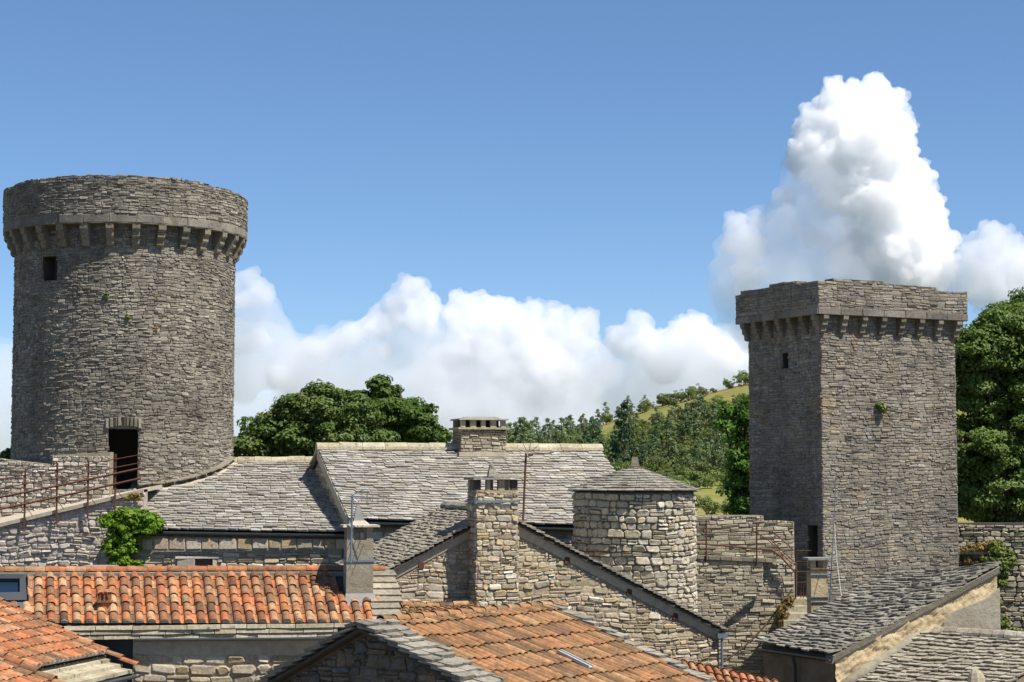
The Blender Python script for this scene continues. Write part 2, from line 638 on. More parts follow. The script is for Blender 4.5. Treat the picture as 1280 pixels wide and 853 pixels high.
M['tile'] = masonry_mat('clay_tile', ['#5c4636', '#b5623c', '#8a6046', '#c07048', '#c89c74', '#6e523e', '#c47848', '#7d5c44', '#b98c64', '#a8643f'], stain='#54443a', stain_amt=0.6, fine=10, big=2.6, bump=0.15, val=0.84, sat=0.95)
M['tile_old'] = masonry_mat('old_clay_tile', ['#64503c', '#ad7348', '#7c5f43', '#b47b4e', '#705741', '#b98a60', '#8c6843', '#b5774c', '#665240'], stain='#5a4936', stain_amt=0.8, fine=9, big=1.6, bump=0.15, val=0.88, sat=0.93)
M['tile_new'] = masonry_mat('bright_clay_tile', ['#8a5c40', '#bd6c42', '#c67448', '#9c6a48', '#c9906a', '#7d5c46', '#b8623a'], stain='#64503c', stain_amt=0.7, fine=9, big=2.0, bump=0.15, val=0.82, sat=0.95)
M['mortar'] = plain_mat('mortar', '#9a917d', 0.95, var=0.35, scale=5, bump=0.5)
M['mortar_dark'] = plain_mat('dark_joint', '#4f493f', 0.95, var=0.35, scale=5, bump=0.5)
M['mortar_tower'] = plain_mat('tower_joint', '#7d7565', 0.95, var=0.4, scale=5, bump=0.5)
M['mortar_brown'] = plain_mat('brown_mortar', '#7d6b56', 0.95, var=0.35, scale=5, bump=0.6)
M['mortar_tan'] = plain_mat('tan_mortar', '#a8977a', 0.95, var=0.35, scale=6, bump=0.5)
M['mortar_pale'] = plain_mat('pale_mortar', '#b8ad98', 0.95, var=0.25, scale=6, bump=0.3)
M['mortar_pink'] = plain_mat('pinkish_mortar', '#b3a697', 0.95, var=0.3, scale=6, bump=0.5)
M['render_cream'] = plain_mat('cream_render', '#c4b08a', 0.95, var=0.3, scale=2.2, bump=0.9, second='#ad9872')
M['render_grey'] = plain_mat('grey_render', '#98907f', 0.95, var=0.3, scale=2.0, bump=0.8, second='#857a66')
M['render_brown'] = plain_mat('brown_render', '#8a7a60', 0.95, var=0.3, scale=1.6, bump=0.4, second='#6f6048')
M['cement'] = plain_mat('cement', '#8d8b86', 0.9, var=0.2, scale=9, bump=0.3)
M['rust'] = plain_mat('rusty_iron', '#50301f', 0.9, 0.0, var=0.35, scale=14, bump=0.2, second='#6a402a')
M['zinc'] = plain_mat('zinc', '#6b7478', 0.5, 0.55, var=0.2, scale=7, bump=0.03)
M['steel'] = plain_mat('galvanised_steel', '#7f8a96', 0.5, 0.5, var=0.15, scale=9, bump=0.0)
M['dark_block'] = plain_mat('dark_wall_block', '#2b2f38', 0.6, 0.0, var=0.2, scale=2.5, bump=0.1)
M['frame'] = plain_mat('grey_frame', '#3f4447', 0.5, 0.3, var=0.1, scale=5, bump=0.0)
M['white'] = plain_mat('white_cord', '#b9b9b4', 0.7, var=0.1, bump=0)
M['cable'] = plain_mat('brown_cable', '#5a4636', 0.8, var=0.2, bump=0)
M['bark'] = plain_mat('bark', '#4a4035', 0.95, var=0.4, scale=9, bump=0.6)
M['wood'] = plain_mat('old_plank', '#7c6a52', 0.9, var=0.3, scale=6, bump=0.3)
M['grass_dry'] = leaf_mat('dry_grass', ['#8a7f4a', '#a3965c', '#9a7c42', '#7d8244'])
M['leaf_vine'] = leaf_mat('vine_leaf', ['#4f7a18', '#6c9a22', '#88b034', '#5c8a1e', '#9cac40'], trans=0.45)
M['leaf_a'] = leaf_mat('chestnut_leaf', ['#34481c', '#475c26', '#586c30', '#6a7238', '#3d5424'])
M['leaf_b'] = leaf_mat('maple_leaf', ['#3a5a1c', '#4d7026', '#60822e', '#436420', '#708a36'])
M['leaf_c'] = leaf_mat('lime_leaf', ['#435a22', '#576e2c', '#6b8238', '#4c6428', '#7e9046'])
M['leaf_w'] = leaf_mat('wall_shrub_leaf', ['#56692c', '#6c7d38', '#7f8a44', '#4d6226'])
M['pine'] = leaf_mat('pine_needle', ['#4a5c38', '#5c6c42', '#6e7c4c', '#52643e'], trans=0.15)
M['pine_dark'] = leaf_mat('dark_pine_needle', ['#2c4228', '#385030', '#46603a', '#32482c'], trans=0.15)
M['bush'] = leaf_mat('hill_bush_leaf', ['#556430', '#66743a', '#788446', '#4c5e2c'], trans=0.25)

gm, nt, N_, L_, B_ = new_mat('pane_glass')
B_.inputs['Base Color'].default_value = srgb('#182a3a')
B_.inputs['Roughness'].default_value = 0.08
M['glass'] = gm
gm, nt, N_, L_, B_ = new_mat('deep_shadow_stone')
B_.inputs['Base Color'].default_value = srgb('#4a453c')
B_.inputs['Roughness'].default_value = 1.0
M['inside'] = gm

# ------------------------------------------------------------------ ground and hill
def terrain(x, y):
    hx = np.interp(x, [-400, -120, -60, -20, 0, 18, 28, 36, 51, 80, 150, 400], [2, 1.5, 2.5, 4.0, 5.5, 10.5, 14, 16.3, 20, 25, 31, 36])
    t = np.clip((y - 74) / 80, 0, 1)
    base = 5.2 * t * t * (3 - 2 * t)
    t2 = np.clip((y - 165) / 235, 0, 1)
    s = t2 * t2 * (3 - 2 * t2) * 0.55 + t2 * 0.45
    z = base + (ZC + hx - 5.2) * s
    t3 = np.clip((y - 400) / 900, 0, 1)
    z = z - (ZC + hx + 8) * t3 * t3 * (3 - 2 * t3)
    z = z + 0.5 * np.sin(x * 0.11 + 1) * np.sin(y * 0.07) * np.clip((y - 120) / 60, 0, 1) * np.clip((1200 - y) / 400, 0, 1)
    return z


ys = np.concatenate([np.linspace(-200, 60, 6), np.linspace(74, 420, 90), np.linspace(440, 1300, 30), np.array([2000, 4000, 9000, 20000, 40000])])
xs = np.concatenate([np.array([-30000, -12000, -4000, -1200, -500]), np.linspace(-260, 260, 105), np.array([500, 1200, 4000, 12000, 30000])])
XX, YY = np.meshgrid(xs, ys)
ZZ = terrain(XX, YY)
nx = len(xs)
gv = np.stack([XX, YY, ZZ], -1).reshape(-1, 3)
gf = [(j * nx + i, j * nx + i + 1, (j + 1) * nx + i + 1, (j + 1) * nx + i) for j in range(len(ys) - 1) for i in range(nx - 1)]
m, nt, N, L, B = new_mat('hill_grass')
pos = N.new('ShaderNodeNewGeometry').outputs['Position']
c = mixc(N, L, remap(N, L, noise(N, L, pos, 0.045, 5, 0.6), 0.42, 0.6), srgb('#787b48'), srgb('#8c7f54'))
c = mixc(N, L, remap(N, L, noise(N, L, pos, 0.35, 6, 0.75), 0.42, 0.68, 0, 0.8), c, srgb('#4c5a26'))
c = mixc(N, L, remap(N, L, noise(N, L, pos, 2.5, 5, 0.75), 0.4, 0.75, 0, 0.5), c, srgb('#a08d58'))
sy = N.new('ShaderNodeSeparateXYZ')
L.new(pos, sy.inputs[0])
c = mixc(N, L, remap(N, L, sy.outputs[1], 95, 70), c, srgb('#5f5a4e'))           # stony lanes between the houses
c = mixc(N, L, remap(N, L, sy.outputs[1], 450, 900), c, srgb('#2f3a26'))      # unseen plain beyond the crest, coloured dark to cut bounce onto the clouds
L.new(c, B.inputs['Base Color'])
B.inputs['Roughness'].default_value = 1.0
B.inputs['Specular IOR Level'].default_value = 0.0
M['hill'] = m
g = mk('ground', gv, gf, M['hill'], smooth=True)
g['kind'] = 'structure'


def ground_hit(px, py, y0=90, y1=460):
    d = at(px, py, 1.0) - Vector((0, 0, ZC))
    Ys = np.linspace(y0, y1, 800)
    zt = terrain(d.x * Ys, Ys)
    h = np.nonzero(ZC + d.z * Ys <= zt)[0]
    if len(h):
        Y = float(Ys[h[0]])
        return Vector((d.x * Y, Y, float(zt[h[0]])))
    Y = 400.0
    x = (px - 640) / F * Y
    return Vector((x, Y, float(terrain(np.array(x), np.array(Y)))))


# ------------------------------------------------------------------ round tower
def corbel_mesh(S, u, w, z_top, prof, n0=0.0):
    """stepped corbel hanging below z_top: prof = [(drop, reach)], rounded noses"""
    pts = [(0.0, 0.0)]
    y = 0.0
    for h, reach in prof:
        k = 4
        pts.append((y, reach))
        for i in range(1, k + 1):
            a = i / k * math.pi / 2
            pts.append((y - h * (0.45 + 0.55 * math.sin(a)), reach - 0.11 * (1 - math.cos(a))))
        y -= h
        pts.append((y, max(reach - 0.12, 0.0)))
    pts.append((y, 0.0))
    pts[0] = (0.0, -0.05)
    pts[-1] = (y, -0.05)
    n = len(pts)
    V = []
    for s in (-1, 1):
        uu = np.full(n, u + s * w / 2)
        vv = np.array([z_top + p[0] for p in pts])
        nn = np.array([n0 + p[1] for p in pts])
        V.append(S.P(uu, vv, nn))
    Fc = [list(range(n))[::-1], list(range(n, 2 * n))] + [(i, (i + 1) % n, n + (i + 1) % n, n + i) for i in range(n)]
    return np.concatenate(V), Fc


RTC = Vector(((155 - 640) / F * 66, 66, 0))
RTR = 3.86
th_c = math.atan2(-RTC.x, 66)            # angle on the drum that faces the camera
def rt_ang(px):
    return th_c + math.asin((px - 155) / 135.0)

tw = thing('round_tower', 'tall round rubble-stone tower with a corbelled parapet and dark doorway', 'tower', (RTC.x, RTC.y, 0))
S = Cyl(RTC.x, RTC.y, RTR, 0.0)
z_door0, z_door1 = zr(612, 62.2), zr(538, 62.2)
z_win0, z_win1 = zr(353, 63.2), zr(323, 63.2)
z_body = zr(270, 62.2)
ua, ub = rt_ang(137.5) * RTR, rt_ang(172) * RTR
wa, wb = rt_ang(57) * RTR, rt_ang(74.5) * RTR
def rt_in(u, v):
    if ua < u < ub and z_door0 < v < z_door1 + 0.12 * (1 - ((u - (ua + ub) / 2) / ((ub - ua) / 2)) ** 2):
        return False
    if wa < u < wb and z_win0 < v < z_win1:
        return False
    return True
# mortar core with the two openings cut out, and their deep reveals
us = sorted(set([ua, ub, wa, wb] + list(np.linspace(-math.pi, math.pi, 73) * RTR)))
zs = sorted([0, z_door0, z_door1 + 0.05, z_win0, z_win1, z_body + 0.3])
V, Fc = [], []
for zz in zs:
    V += list(S.P(np.array(us), np.array(zz), np.array(0.0)))
for j in range(len(zs) - 1):
    for i in range(len(us) - 1):
        um, zm = (us[i] + us[i + 1]) / 2, (zs[j] + zs[j + 1]) / 2
        if rt_in(um, zm) or not ((ua < um < ub and zs[j] >= z_door0 and zs[j + 1] <= z_door1 + 0.06) or (wa < um < wb and zs[j] >= z_win0 and zs[j + 1] <= z_win1)):
            Fc.append((j * len(us) + i, j * len(us) + i + 1, (j + 1) * len(us) + i + 1, (j + 1) * len(us) + i))
mb = MB().add(V, Fc)
wall = mb.build('wall', M['mortar_tower'], tw)
def niche(S, u0, u1, v0, v1, depth, name, parent, mat, splay=0.0):
    b = [S.P(np.array(u), np.array(v), np.array(0.0)) for u, v in ((u0, v0), (u1, v0), (u1, v1), (u0, v1))]
    nn = np.array(S.nrm((u0 + u1) / 2, v0))
    k = [p - nn * depth for p in b]
    mk(name, b + k, [(0, 1, 5, 4), (1, 2, 6, 5), (2, 3, 7, 6), (3, 0, 4, 7), (4, 5, 6, 7)], mat, parent)
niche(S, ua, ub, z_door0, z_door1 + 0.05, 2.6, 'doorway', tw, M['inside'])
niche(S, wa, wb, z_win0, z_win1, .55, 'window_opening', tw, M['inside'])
pcs = Pieces(wall, 'stone', 'stone_masonry', M['tower'], 300)
masonry(S, pcs, -math.pi * RTR, math.pi * RTR, ZC - 3.0, z_body - 0.05, (0.07, 0.15), (0.1, 0.3), rt_in, depth=(0.004, 0.045), seg=8, split=0.35, gap=0.004, jit=0.3, bevel=.4, warp=.04)
# voussoirs over the door
for k in range(9):
    uu = ua - 0.1 + (ub - ua + 0.2) * (k + 0.5) / 9
    vv = z_door1 + 0.2 + 0.1 * (1 - ((k - 4) / 4.5) ** 2)
    pcs.add(*stone(S, uu, vv, (ub - ua + 0.2) / 9, 0.34, 0.09, 4, 0.15, 0.05, 0.006), n=S.nrm(uu, vv), boost=9)
# corbel table
NC = 30
z_lint0, z_lint1 = zr(279, 61.8), zr(267, 61.8)
for k in range(NC):
    uu = (k + 0.35) * 2 * math.pi / NC * RTR
    V, Fc = corbel_mesh(S, uu, 0.24, z_lint0, [(0.25, 0.42), (0.25, 0.31), (0.25, 0.19)])
    mk('corbel', V, Fc, M['dressed'], tw, tint=float(rng.random()))
# parapet ring
PR = 4.29
SP = Cyl(RTC.x, RTC.y, PR, 0.0)
SI = Cyl(RTC.x, RTC.y, PR - 0.5, 0.0)
def rt_top(u):
    a = u / PR - th_c
    return zr(219, 61.75) + 0.03 * math.sin(a * 3 + .6) + 0.015 * math.sin(a * 13 + 1) - 0.2 * max(0, math.sin(a - 0.3)) - .12 * max(0, -math.sin(a + .6))
n = 96
V, Fc = [], []
for k in range(n):
    u = (k / n * 2 - 1) * math.pi
    zt = rt_top(u * PR) - 0.06
    V += [SP.P(np.array(u * PR), np.array(z_lint0), np.array(0.0)), SP.P(np.array(u * PR), np.array(zt), np.array(0.0)),
          SI.P(np.array(u * (PR - .5)), np.array(zt), np.array(0.0)), SI.P(np.array(u * (PR - .5)), np.array(z_lint0), np.array(0.0))]
for k in range(n):
    a, b = 4 * k, 4 * ((k + 1) % n)
    Fc += [(a, b, b + 1, a + 1), (a + 1, b + 1, b + 2, a + 2), (a + 2, b + 2, b + 3, a + 3), (a + 3, b + 3, b, a)]
par = mk('parapet', V, Fc, M['mortar_tower'], tw)
masonry(SP, pcs, -math.pi * PR, math.pi * PR, z_lint1, zr(214, 61.75), (0.07, 0.13), (0.11, 0.36), lambda u, v: v < rt_top(u) + 0.02, depth=(0.004, 0.04), seg=8, split=0.35, gap=0.005, jit=0.28, bevel=.35, warp=.02)
for k in range(NC):
    uu = (k + 0.85) * 2 * math.pi / NC * PR
    uu = (uu + math.pi * PR) % (2 * math.pi * PR) - math.pi * PR
    V, Fc = stone(SP, uu, (z_lint0 + z_lint1) / 2, 2 * math.pi / NC * PR, z_lint1 - z_lint0 - rng.uniform(0, .05), rng.uniform(.012, .03), 4, 0.16, 0.12, 0.004)
    mk('lintel_stone', V, Fc, M['tower'], par, tint=float(rng.random() * .3))
# inner roof deck of the tower
mk('roof_deck', [SI.P(np.array(k / 40 * 2 * math.pi * (PR - .5)), np.array(z_lint0 + 0.4), np.array(0.0)) for k in range(40)], [list(range(40))], M['mortar_tower'], tw)
pcs.finish()

# ------------------------------------------------------------------ square tower
C0 = Vector(((1027 - 640) / F * 60, 60, 0))
dR, dL = Vector((0.89, 0.456, 0)).normalized(), Vector((-0.456, 0.89, 0)).normalized()
LR, LL = 5.61, 4.13
tw = thing('square_tower', 'square rubble-stone tower with corbelled parapet and one shaded side', 'tower', C0)
z_b = zr(392, 60)
z_l0, z_l1 = zr(393, 59.7), zr(384, 59.7)
z_top = zr(351, 59.7)
corners = [C0, C0 + dR * LR, C0 + dR * LR + dL * LL, C0 + dL * LL]
OV = 0.31
ctr = sum(corners, Vector()) / 4
pc = [C0 + (-dR - dL) * OV, C0 + dR * (LR + OV) - dL * OV, C0 + dR * (LR + OV) + dL * (LL + OV), C0 + dL * (LL + OV) - dR * OV]
faces_ = [(corners[i], corners[(i + 1) % 4], pc[i], pc[(i + 1) % 4]) for i in range(4)]
# order seen from outside: U must run to the right with N outward
pcs = None
slit = None
mbw, mbp = MB(), MB()
mbw.hexa(corners, [p + Vector((0, 0, z_b + 0.3)) for p in corners])
wall = None
# left face (i = 3: corners[3] -> corners[0]) carries the slit window and the doorway
uL = lambda px: (lambda k: (Vector((0, 0, 0)) , k))(px)
def hit_face(O, U, px):
    """distance along U (horizontal) from O where the face meets the pixel column"""
    t = (px - 640) / F
    return (t * O.y - O.x) / (U.x - t * U.y)
Ol, Ul = corners[3], -dL
d0, d1 = hit_face(Ol, Ul, 1008.5), hit_face(Ol, Ul, 1020)
s0, s1 = hit_face(Ol, Ul, 979), hit_face(Ol, Ul, 986)
zd0, zd1 = zr(738, 60.5), zr(657, 60.5)
zs0, zs1 = zr(461, 61.8), zr(441, 61.8)
def sq_in(u, v):
    return not ((d0 < u < d1 and zd0 < v < zd1) or (s0 < u < s1 and zs0 < v < zs1))
# core: three solid faces and the left face with openings
V, Fc = [], []
def quad(a, b, z0, z1):
    k = len(V)
    V.extend([a + Vector((0, 0, z0)), b + Vector((0, 0, z0)), b + Vector((0, 0, z1)), a + Vector((0, 0, z1))])
    Fc.append((k, k + 1, k + 2, k + 3))
for i in (0, 1, 2):
    quad(corners[i], corners[(i + 1) % 4], 0, z_b + 0.3)
us = sorted([0, s0, s1, d0, d1, LL])
zs = sorted([0, zd0, zd1, zs0, zs1, z_b + 0.3])
for i in range(5):
    for j in range(5):
        if sq_in((us[i] + us[i + 1]) / 2, (zs[j] + zs[j + 1]) / 2):
            quad(Ol + Ul * us[i], Ol + Ul * us[i + 1], zs[j], zs[j + 1])
wall = mk('wall', V, Fc, M['mortar_tower'], tw)
Sl = Plane(Ol, Ul, (0, 0, 1))
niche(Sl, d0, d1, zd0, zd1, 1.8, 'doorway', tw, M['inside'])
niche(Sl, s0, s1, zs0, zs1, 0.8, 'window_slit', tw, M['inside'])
pcs = Pieces(wall, 'stone', 'stone_masonry', M['square'], 300)
for i in range(4):
    a, b = corners[i], corners[(i + 1) % 4]
    U = (b - a).normalized()
    S = Plane(a, U, (0, 0, 1))
    Lf = (b - a).length
    masonry(S, pcs, 0.0, Lf, ZC - 5.5, z_b - 0.1, (0.065, 0.135), (0.11, 0.36), sq_in if i == 3 else None, depth=(0.004, 0.036), seg=8 if i in (0, 3) else 4, split=0.25, gap=0.005, jit=0.25, bevel=.35, warp=.03)
    # corbels and lintels
    nC = 7 if i in (0, 2) else 6
    for k in range(nC + 1):
        uu = 0.02 + (Lf - 0.04) * k / nC
        Vv, Ff = corbel_mesh(S, uu, 0.2, z_l0, [(0.2, 0.31), (0.2, 0.23), (0.2, 0.14)])
        mk('corbel', Vv, Ff, M['dressed'], tw, tint=float(rng.random()))
    pa, pb = pc[i], pc[(i + 1) % 4]
    Sp = Plane(pa, U, (0, 0, 1))
    Lp = (pb - pa).length
    if i == 0:
        prof = [(0, z_top), (hit_face(pa, U, 1043), z_top), (hit_face(pa, U, 1043) + .01, z_top + 0.1), (hit_face(pa, U, 1107), z_top + 0.1), (hit_face(pa, U, 1107) + .01, z_top + 0.04), (hit_face(pa, U, 1173), z_top + 0.0), (hit_face(pa, U, 1173) + .01, z_top - 0.1), (Lp, z_top - 0.12)]
    elif i == 3:
        prof = [(0, z_top - 0.1), (.3, z_top - 0.1), (.31, z_top + 0.02), (hit_face(pa, U, 963), z_top + 0.03), (hit_face(pa, U, 963) + .01, z_top + 0.12), (hit_face(pa, U, 997), z_top + 0.1), (hit_face(pa, U, 997) + .01, z_top), (Lp, z_top)]
    else:
        prof = [(0, z_top - 0.1), (Lp, z_top - 0.1)]
    px_, pz_ = [p[0] for p in prof], [p[1] for p in prof]
    masonry(Sp, pcs, 0.0, Lp, z_l1, z_top + 0.3, (0.07, 0.13), (0.14, 0.42), lambda u, v: v < np.interp(u, px_, pz_) + 0.015, depth=(0.004, 0.034), seg=8 if i in (0, 3) else 4, split=0.25, gap=0.005, jit=0.25, bevel=.35, warp=.015)
    kN = nC
    for k in range(kN):
        uu = Lp * (k + 0.5) / kN
        Vv, Ff = stone(Sp, uu, (z_l0 + z_l1) / 2, Lp / kN, z_l1 - z_l0, 0.025, 4, 0.1, 0.08, 0.003)
        mk('lintel_stone', Vv, Ff, M['square'], wall, tint=float(rng.random() * .3))
    # parapet wall body (a prism with the stepped top)
    poly = [pa + Vector((0, 0, z_l0))] + [pb + Vector((0, 0, z_l0))] + [pa + U * p[0] + Vector((0, 0, p[1] - 0.01)) for p in prof[::-1]]
    mbp.prism(poly, Vector(Sp.N) * -0.45)
mbp.build('parapet', M['mortar_tower'], tw)
mk('roof_deck', [p + Vector((0, 0, z_l0 + 0.3)) for p in pc], [(0, 1, 2, 3)], M['mortar_tower'], tw)
pcs.finish()

# ------------------------------------------------------------------ helpers for houses
PHI = math.radians(16)
RD, BD = Vector((math.cos(PHI), math.sin(PHI), 0)), Vector((-math.sin(PHI), math.cos(PHI), 0))
UP = Vector((0, 0, 1))


def gutter(parent, a, b, r=0.07, joints=6, drop=0.0):
    a, b = Vector(a), Vector(b)
    d = (b - a).normalized()
    out = Vector((d.y, -d.x, 0)).normalized()
    seg = 8
    V = []
    for p in (a, b):
        for rr in (r, r - 0.012):
            for k in range(seg + 1):
                t = math.pi + math.pi * k / seg
                V.append(p + out * math.cos(t) * rr + UP * math.sin(t) * rr)
    m = seg + 1
    Fc = []
    for k in range(seg):
        Fc += [(k, k + 1, 2 * m + k + 1, 2 * m + k), (m + k + 1, m + k, 3 * m + k, 3 * m + k + 1), (k, m + k, m + k + 1, k + 1), (2 * m + k + 1, 3 * m + k + 1, 3 * m + k, 2 * m + k)]
    Fc += [(0, 2 * m, 3 * m, m), (m - 1, 2 * m - 1, 4 * m - 1, 3 * m - 1)]
    g = mk('gutter', V, Fc, M['zinc'], parent, smooth=False)
    for k in range(joints):
        c = a.lerp(b, (k + 0.5) / joints)
        mb = MB()
        for q in range(6):
            t0 = math.pi + math.pi * q / 6
            t1 = math.pi + math.pi * (q + 1) / 6
            R1, R2 = r + 0.006, r + 0.001
            P = []
            for s in (-0.018, 0.018):
                for t in (t0, t1):
                    P.append(c + d * s + out * math.cos(t) * R1 + UP * math.sin(t) * R1)
            mb.add(P, [(0, 1, 3, 2)])
        mb.build('gutter_bracket', M['zinc'], g)
    return g


def slab_of(patch, th, name, mat, parent, over=0.0):
    """plain deck under the roof covering"""
    A, B, C, D = [Vector(patch.P(np.array(u), np.array(v), np.array(-0.02 - patch.sag * 1.7))) for u, v in ((-over, -over), (patch.LU + over, -over), (patch.LU + over, patch.LV), (-over, patch.LV))]
    nn = Vector(patch.N) * th
    mb = MB()
    mb.hexa([A - nn, B - nn, C - nn, D - nn], [A, B, C, D])
    return mb.build(name, mat, parent)


def ridge_stones(parent, a, b, w, h, mat, n, name='ridge_stone'):
    a, b = Vector(a), Vector(b)
    d = (b - a).normalized()
    s = Vector((-d.y, d.x, 0)).normalized()
    L = (b - a).length
    x = 0.0
    for k in range(n):
        l = L / n
        p0, p1 = a + d * (l * k + 0.006), a + d * (l * (k + 1) - 0.006)
        j = rng.uniform(-0.015, 0.015, 10)
        prof = [(-w, -h * 0.9), (-w * 0.93, -0.1 * h), (-w * 0.5, h * 0.75), (0, h), (w * 0.5, h * 0.75), (w * 0.93, -0.1 * h), (w, -h * 0.9)]
        V = [p0 + s * (q[0] + j[0]) + UP * (q[1] + j[1]) for q in prof] + [p1 + s * (q[0] + j[2]) + UP * (q[1] + j[3]) for q in prof]
        m = len(prof)
        Fc = [list(range(m))[::-1], list(range(m, 2 * m))] + [(i, (i + 1) % m, m + (i + 1) % m, m + i) for i in range(m)]
        mk(name, V, Fc, mat, parent, tint=float(rng.random()))


# ------------------------------------------------------------------ main house with the big chimney
EL = at(437, 650, 58.0)
zE, zR = EL.z, at(640, 562, 63.4).z
L_A, RUN = 10.13, 5.6
ER = EL + RD * L_A - UP * 0.32
RL = Vector((EL.x, EL.y, 0)) + BD * RUN + UP * zR
RR = RL + RD * L_A
ho = thing('lauze_house', 'long stone house with pale stone-slab roof and big ridge chimney', 'house', (EL.x + 4, EL.y + 4, 0))
PA = Patch(EL, ER, RR, RL, sag=0.05)
w0 = [EL + BD * 0.3 + RD * 0.1, ER + BD * 0.3 - RD * 0.1]
bk = [w0[0] + BD * (2 * RUN - 0.6), w0[1] + BD * (2 * RUN - 0.6)]
mb = MB()
zf = lambda p, z: Vector((p.x, p.y, z))
# pentagon prism body
poly = [zf(w0[0], 0), zf(w0[0], zE - 0.12), zf(w0[0] + BD * (RUN - 0.3), zR - 0.16), zf(bk[0], zE - 0.12), zf(bk[0], 0)]
mb.prism(poly, RD * (L_A - 0.2))
wall = mb.build('wall', M['mortar'], ho)
Sw = Plane(zf(w0[0], 0), RD, UP)
pcs = Pieces(wall, 'stone', 'stone_masonry', M['house'], 300)
masonry(Sw, pcs, 0, L_A - 0.2, ZC - 4.5, zE - 0.5, (0.15, 0.28), (0.25, 0.6), lambda u, v: v < zE - 0.28 - 0.032 * u, seg=8, jit=0.15, gap=0.014, depth=(0.02, 0.06))
Sg = Plane(zf(bk[0], 0), -BD, UP)
masonry(Sg, pcs, 0, 2 * RUN - 0.6, ZC - 3, zR, (0.12, 0.24), (0.2, 0.55), lambda u, v: v < zR - 0.25 - abs(u - RUN + 0.3) * (zR - zE) / RUN, seg=4, jit=0.15, depth=(0.015, 0.045))
pcs.finish()
rf = slab_of(PA, 0.1, 'roof', M['mortar_dark'], ho)
pcs = Pieces(rf, 'roof_slab', 'roof_slabs', M['lauze'], 300)
lauzes(PA, pcs, PA.LU, PA.LV, 0.2, (0.2, 0.55), 0.045, over=0.05)
# verge stones closing the left edge
PB2 = Patch(RR + BD * RUN - UP * (zR - zE), RL + BD * RUN - UP * (zR - zE), RL, RR)
lauzes(PB2, pcs, PB2.LU, PB2.LV, 0.6, (0.5, 1.0), 0.06)
pcs.finish()
slab_of(PB2, 0.1, 'roof', M['mortar_dark'], ho)
ridge_stones(rf, RL + RD * -0.1 + UP * 0.12, RR + RD * 0.12 + UP * 0.12, 0.24, 0.13, M['flag'], 13)
# left verge board of slabs, a pale strip seen from the lower roof
vg = MB()
a0, a1 = EL - RD * 0.07, RL - RD * 0.07
vg.hexa([a0 - UP * 0.32, a0 - UP * 0.32 + RD * 0.14, a1 + RD * 0.14 - UP * 0.32, a1 - UP * 0.32], [a0 + UP * 0.03, a0 + UP * 0.03 + RD * 0.14, a1 + RD * 0.14 + UP * 0.03, a1 + UP * 0.03])
vg.build('verge', M['mortar_pale'], ho)
gutter(ho, EL - BD * 0.06 - UP * 0.07 + RD * 0.25, EL - BD * 0.06 - UP * 0.16 + RD * 3.6, joints=5)
gutter(ho, EL - BD * 0.06 - UP * 0.25 + RD * 5.2, EL - BD * 0.06 - UP * 0.32 + RD * 7.5, joints=3)


def stone_chimney(name, label, base, X, Y, w, d, z0, z1, mat, ch, sl, parent_cat='chimney', top=None, seg=4, group=None, as_part=None, mortar='mortar', rect=None, limit=300):
    """masonry stack from z0 to z1 centred on base; returns (object, wall object)"""
    t = as_part or thing(name, label, parent_cat, (base.x, base.y, z0), group)
    mb = MB()
    c = Vector((base.x, base.y, 0))
    b4 = [c - X * w / 2 - Y * d / 2, c + X * w / 2 - Y * d / 2, c + X * w / 2 + Y * d / 2, c - X * w / 2 + Y * d / 2]
    mb.hexa([p + UP * z0 for p in b4], [p + UP * z1 for p in b4])
    wl = mb.build('stack', M[mortar], t)
    pcs = Pieces(wl, 'stone', 'stone_masonry', M[mat], limit)
    for i in range(4):
        a, b = b4[i], b4[(i + 1) % 4]
        S = Plane(a, b - a, UP)
        masonry(S, pcs, 0, (b - a).length, z0, z1 - 0.02, ch, sl, lambda u, v: v < z1, seg=seg, jit=0.15, depth=(0.015, 0.05), gap=0.008)
    pcs.finish()
    return t, wl, b4


# big ridge chimney (part of the house)
cb = RL + RD * hit_face(RL, RD, 599) 
wch = 55 / F * cb.y
zc0, zc1 = zR - 0.6, zr(537, cb.y - 0.6)
chim = thing('ridge_chimney', 'wide stone chimney with four smoke openings on the long ridge', 'chimney', (cb.x, cb.y, zc0))
stone_chimney('', '', cb, RD, BD, wch + 0.05, 1.15, zc0, zc1, 'curtain', (0.07, 0.14), (0.16, 0.45), as_part=chim, mortar='mortar_dark')
mb = MB(); mb.box((cb.x, cb.y, zc1 + 0.035), (wch + 0.3, 1.4, 0.07), (RD, BD, UP)); mb.build('ledge_slab', M['flag'], chim, tint=0.7)
zp = zc1 + 0.07
for k in range(5):
    for s in (-1, 1):
        p = cb + RD * (wch * (k / 4 - 0.5) * 0.94) + BD * s * 0.5
        mb = MB(); mb.box((p.x, p.y, zp + 0.13), (0.16 + 0.05 * (k % 2), 0.16, 0.26), (RD, BD, UP)); mb.build('pier', M['flag'], chim, tint=0.3)
MB().box((cb.x + .1 * BD.x, cb.y + .1 * BD.y, zp + .125), (wch * .86, .55, .25), (RD, BD, UP)).build('dark_core', M['inside'], chim)  # dark box added inside so the smoke openings look shaded
mb = MB()
ct = Vector((cb.x, cb.y, zp + 0.26))
a, b = wch / 2 + 0.12, 0.68
mb.hexa([ct - RD * a - BD * b, ct + RD * a - BD * b, ct + RD * a + BD * b, ct - RD * a + BD * b], [ct - RD * a * .98 - BD * b * .95 + UP * .05, ct + RD * a * .98 - BD * b * .95 + UP * .05, ct + RD * a * .98 + BD * b * .95 + UP * .05, ct - RD * a * .98 + BD * b * .95 + UP * .05])
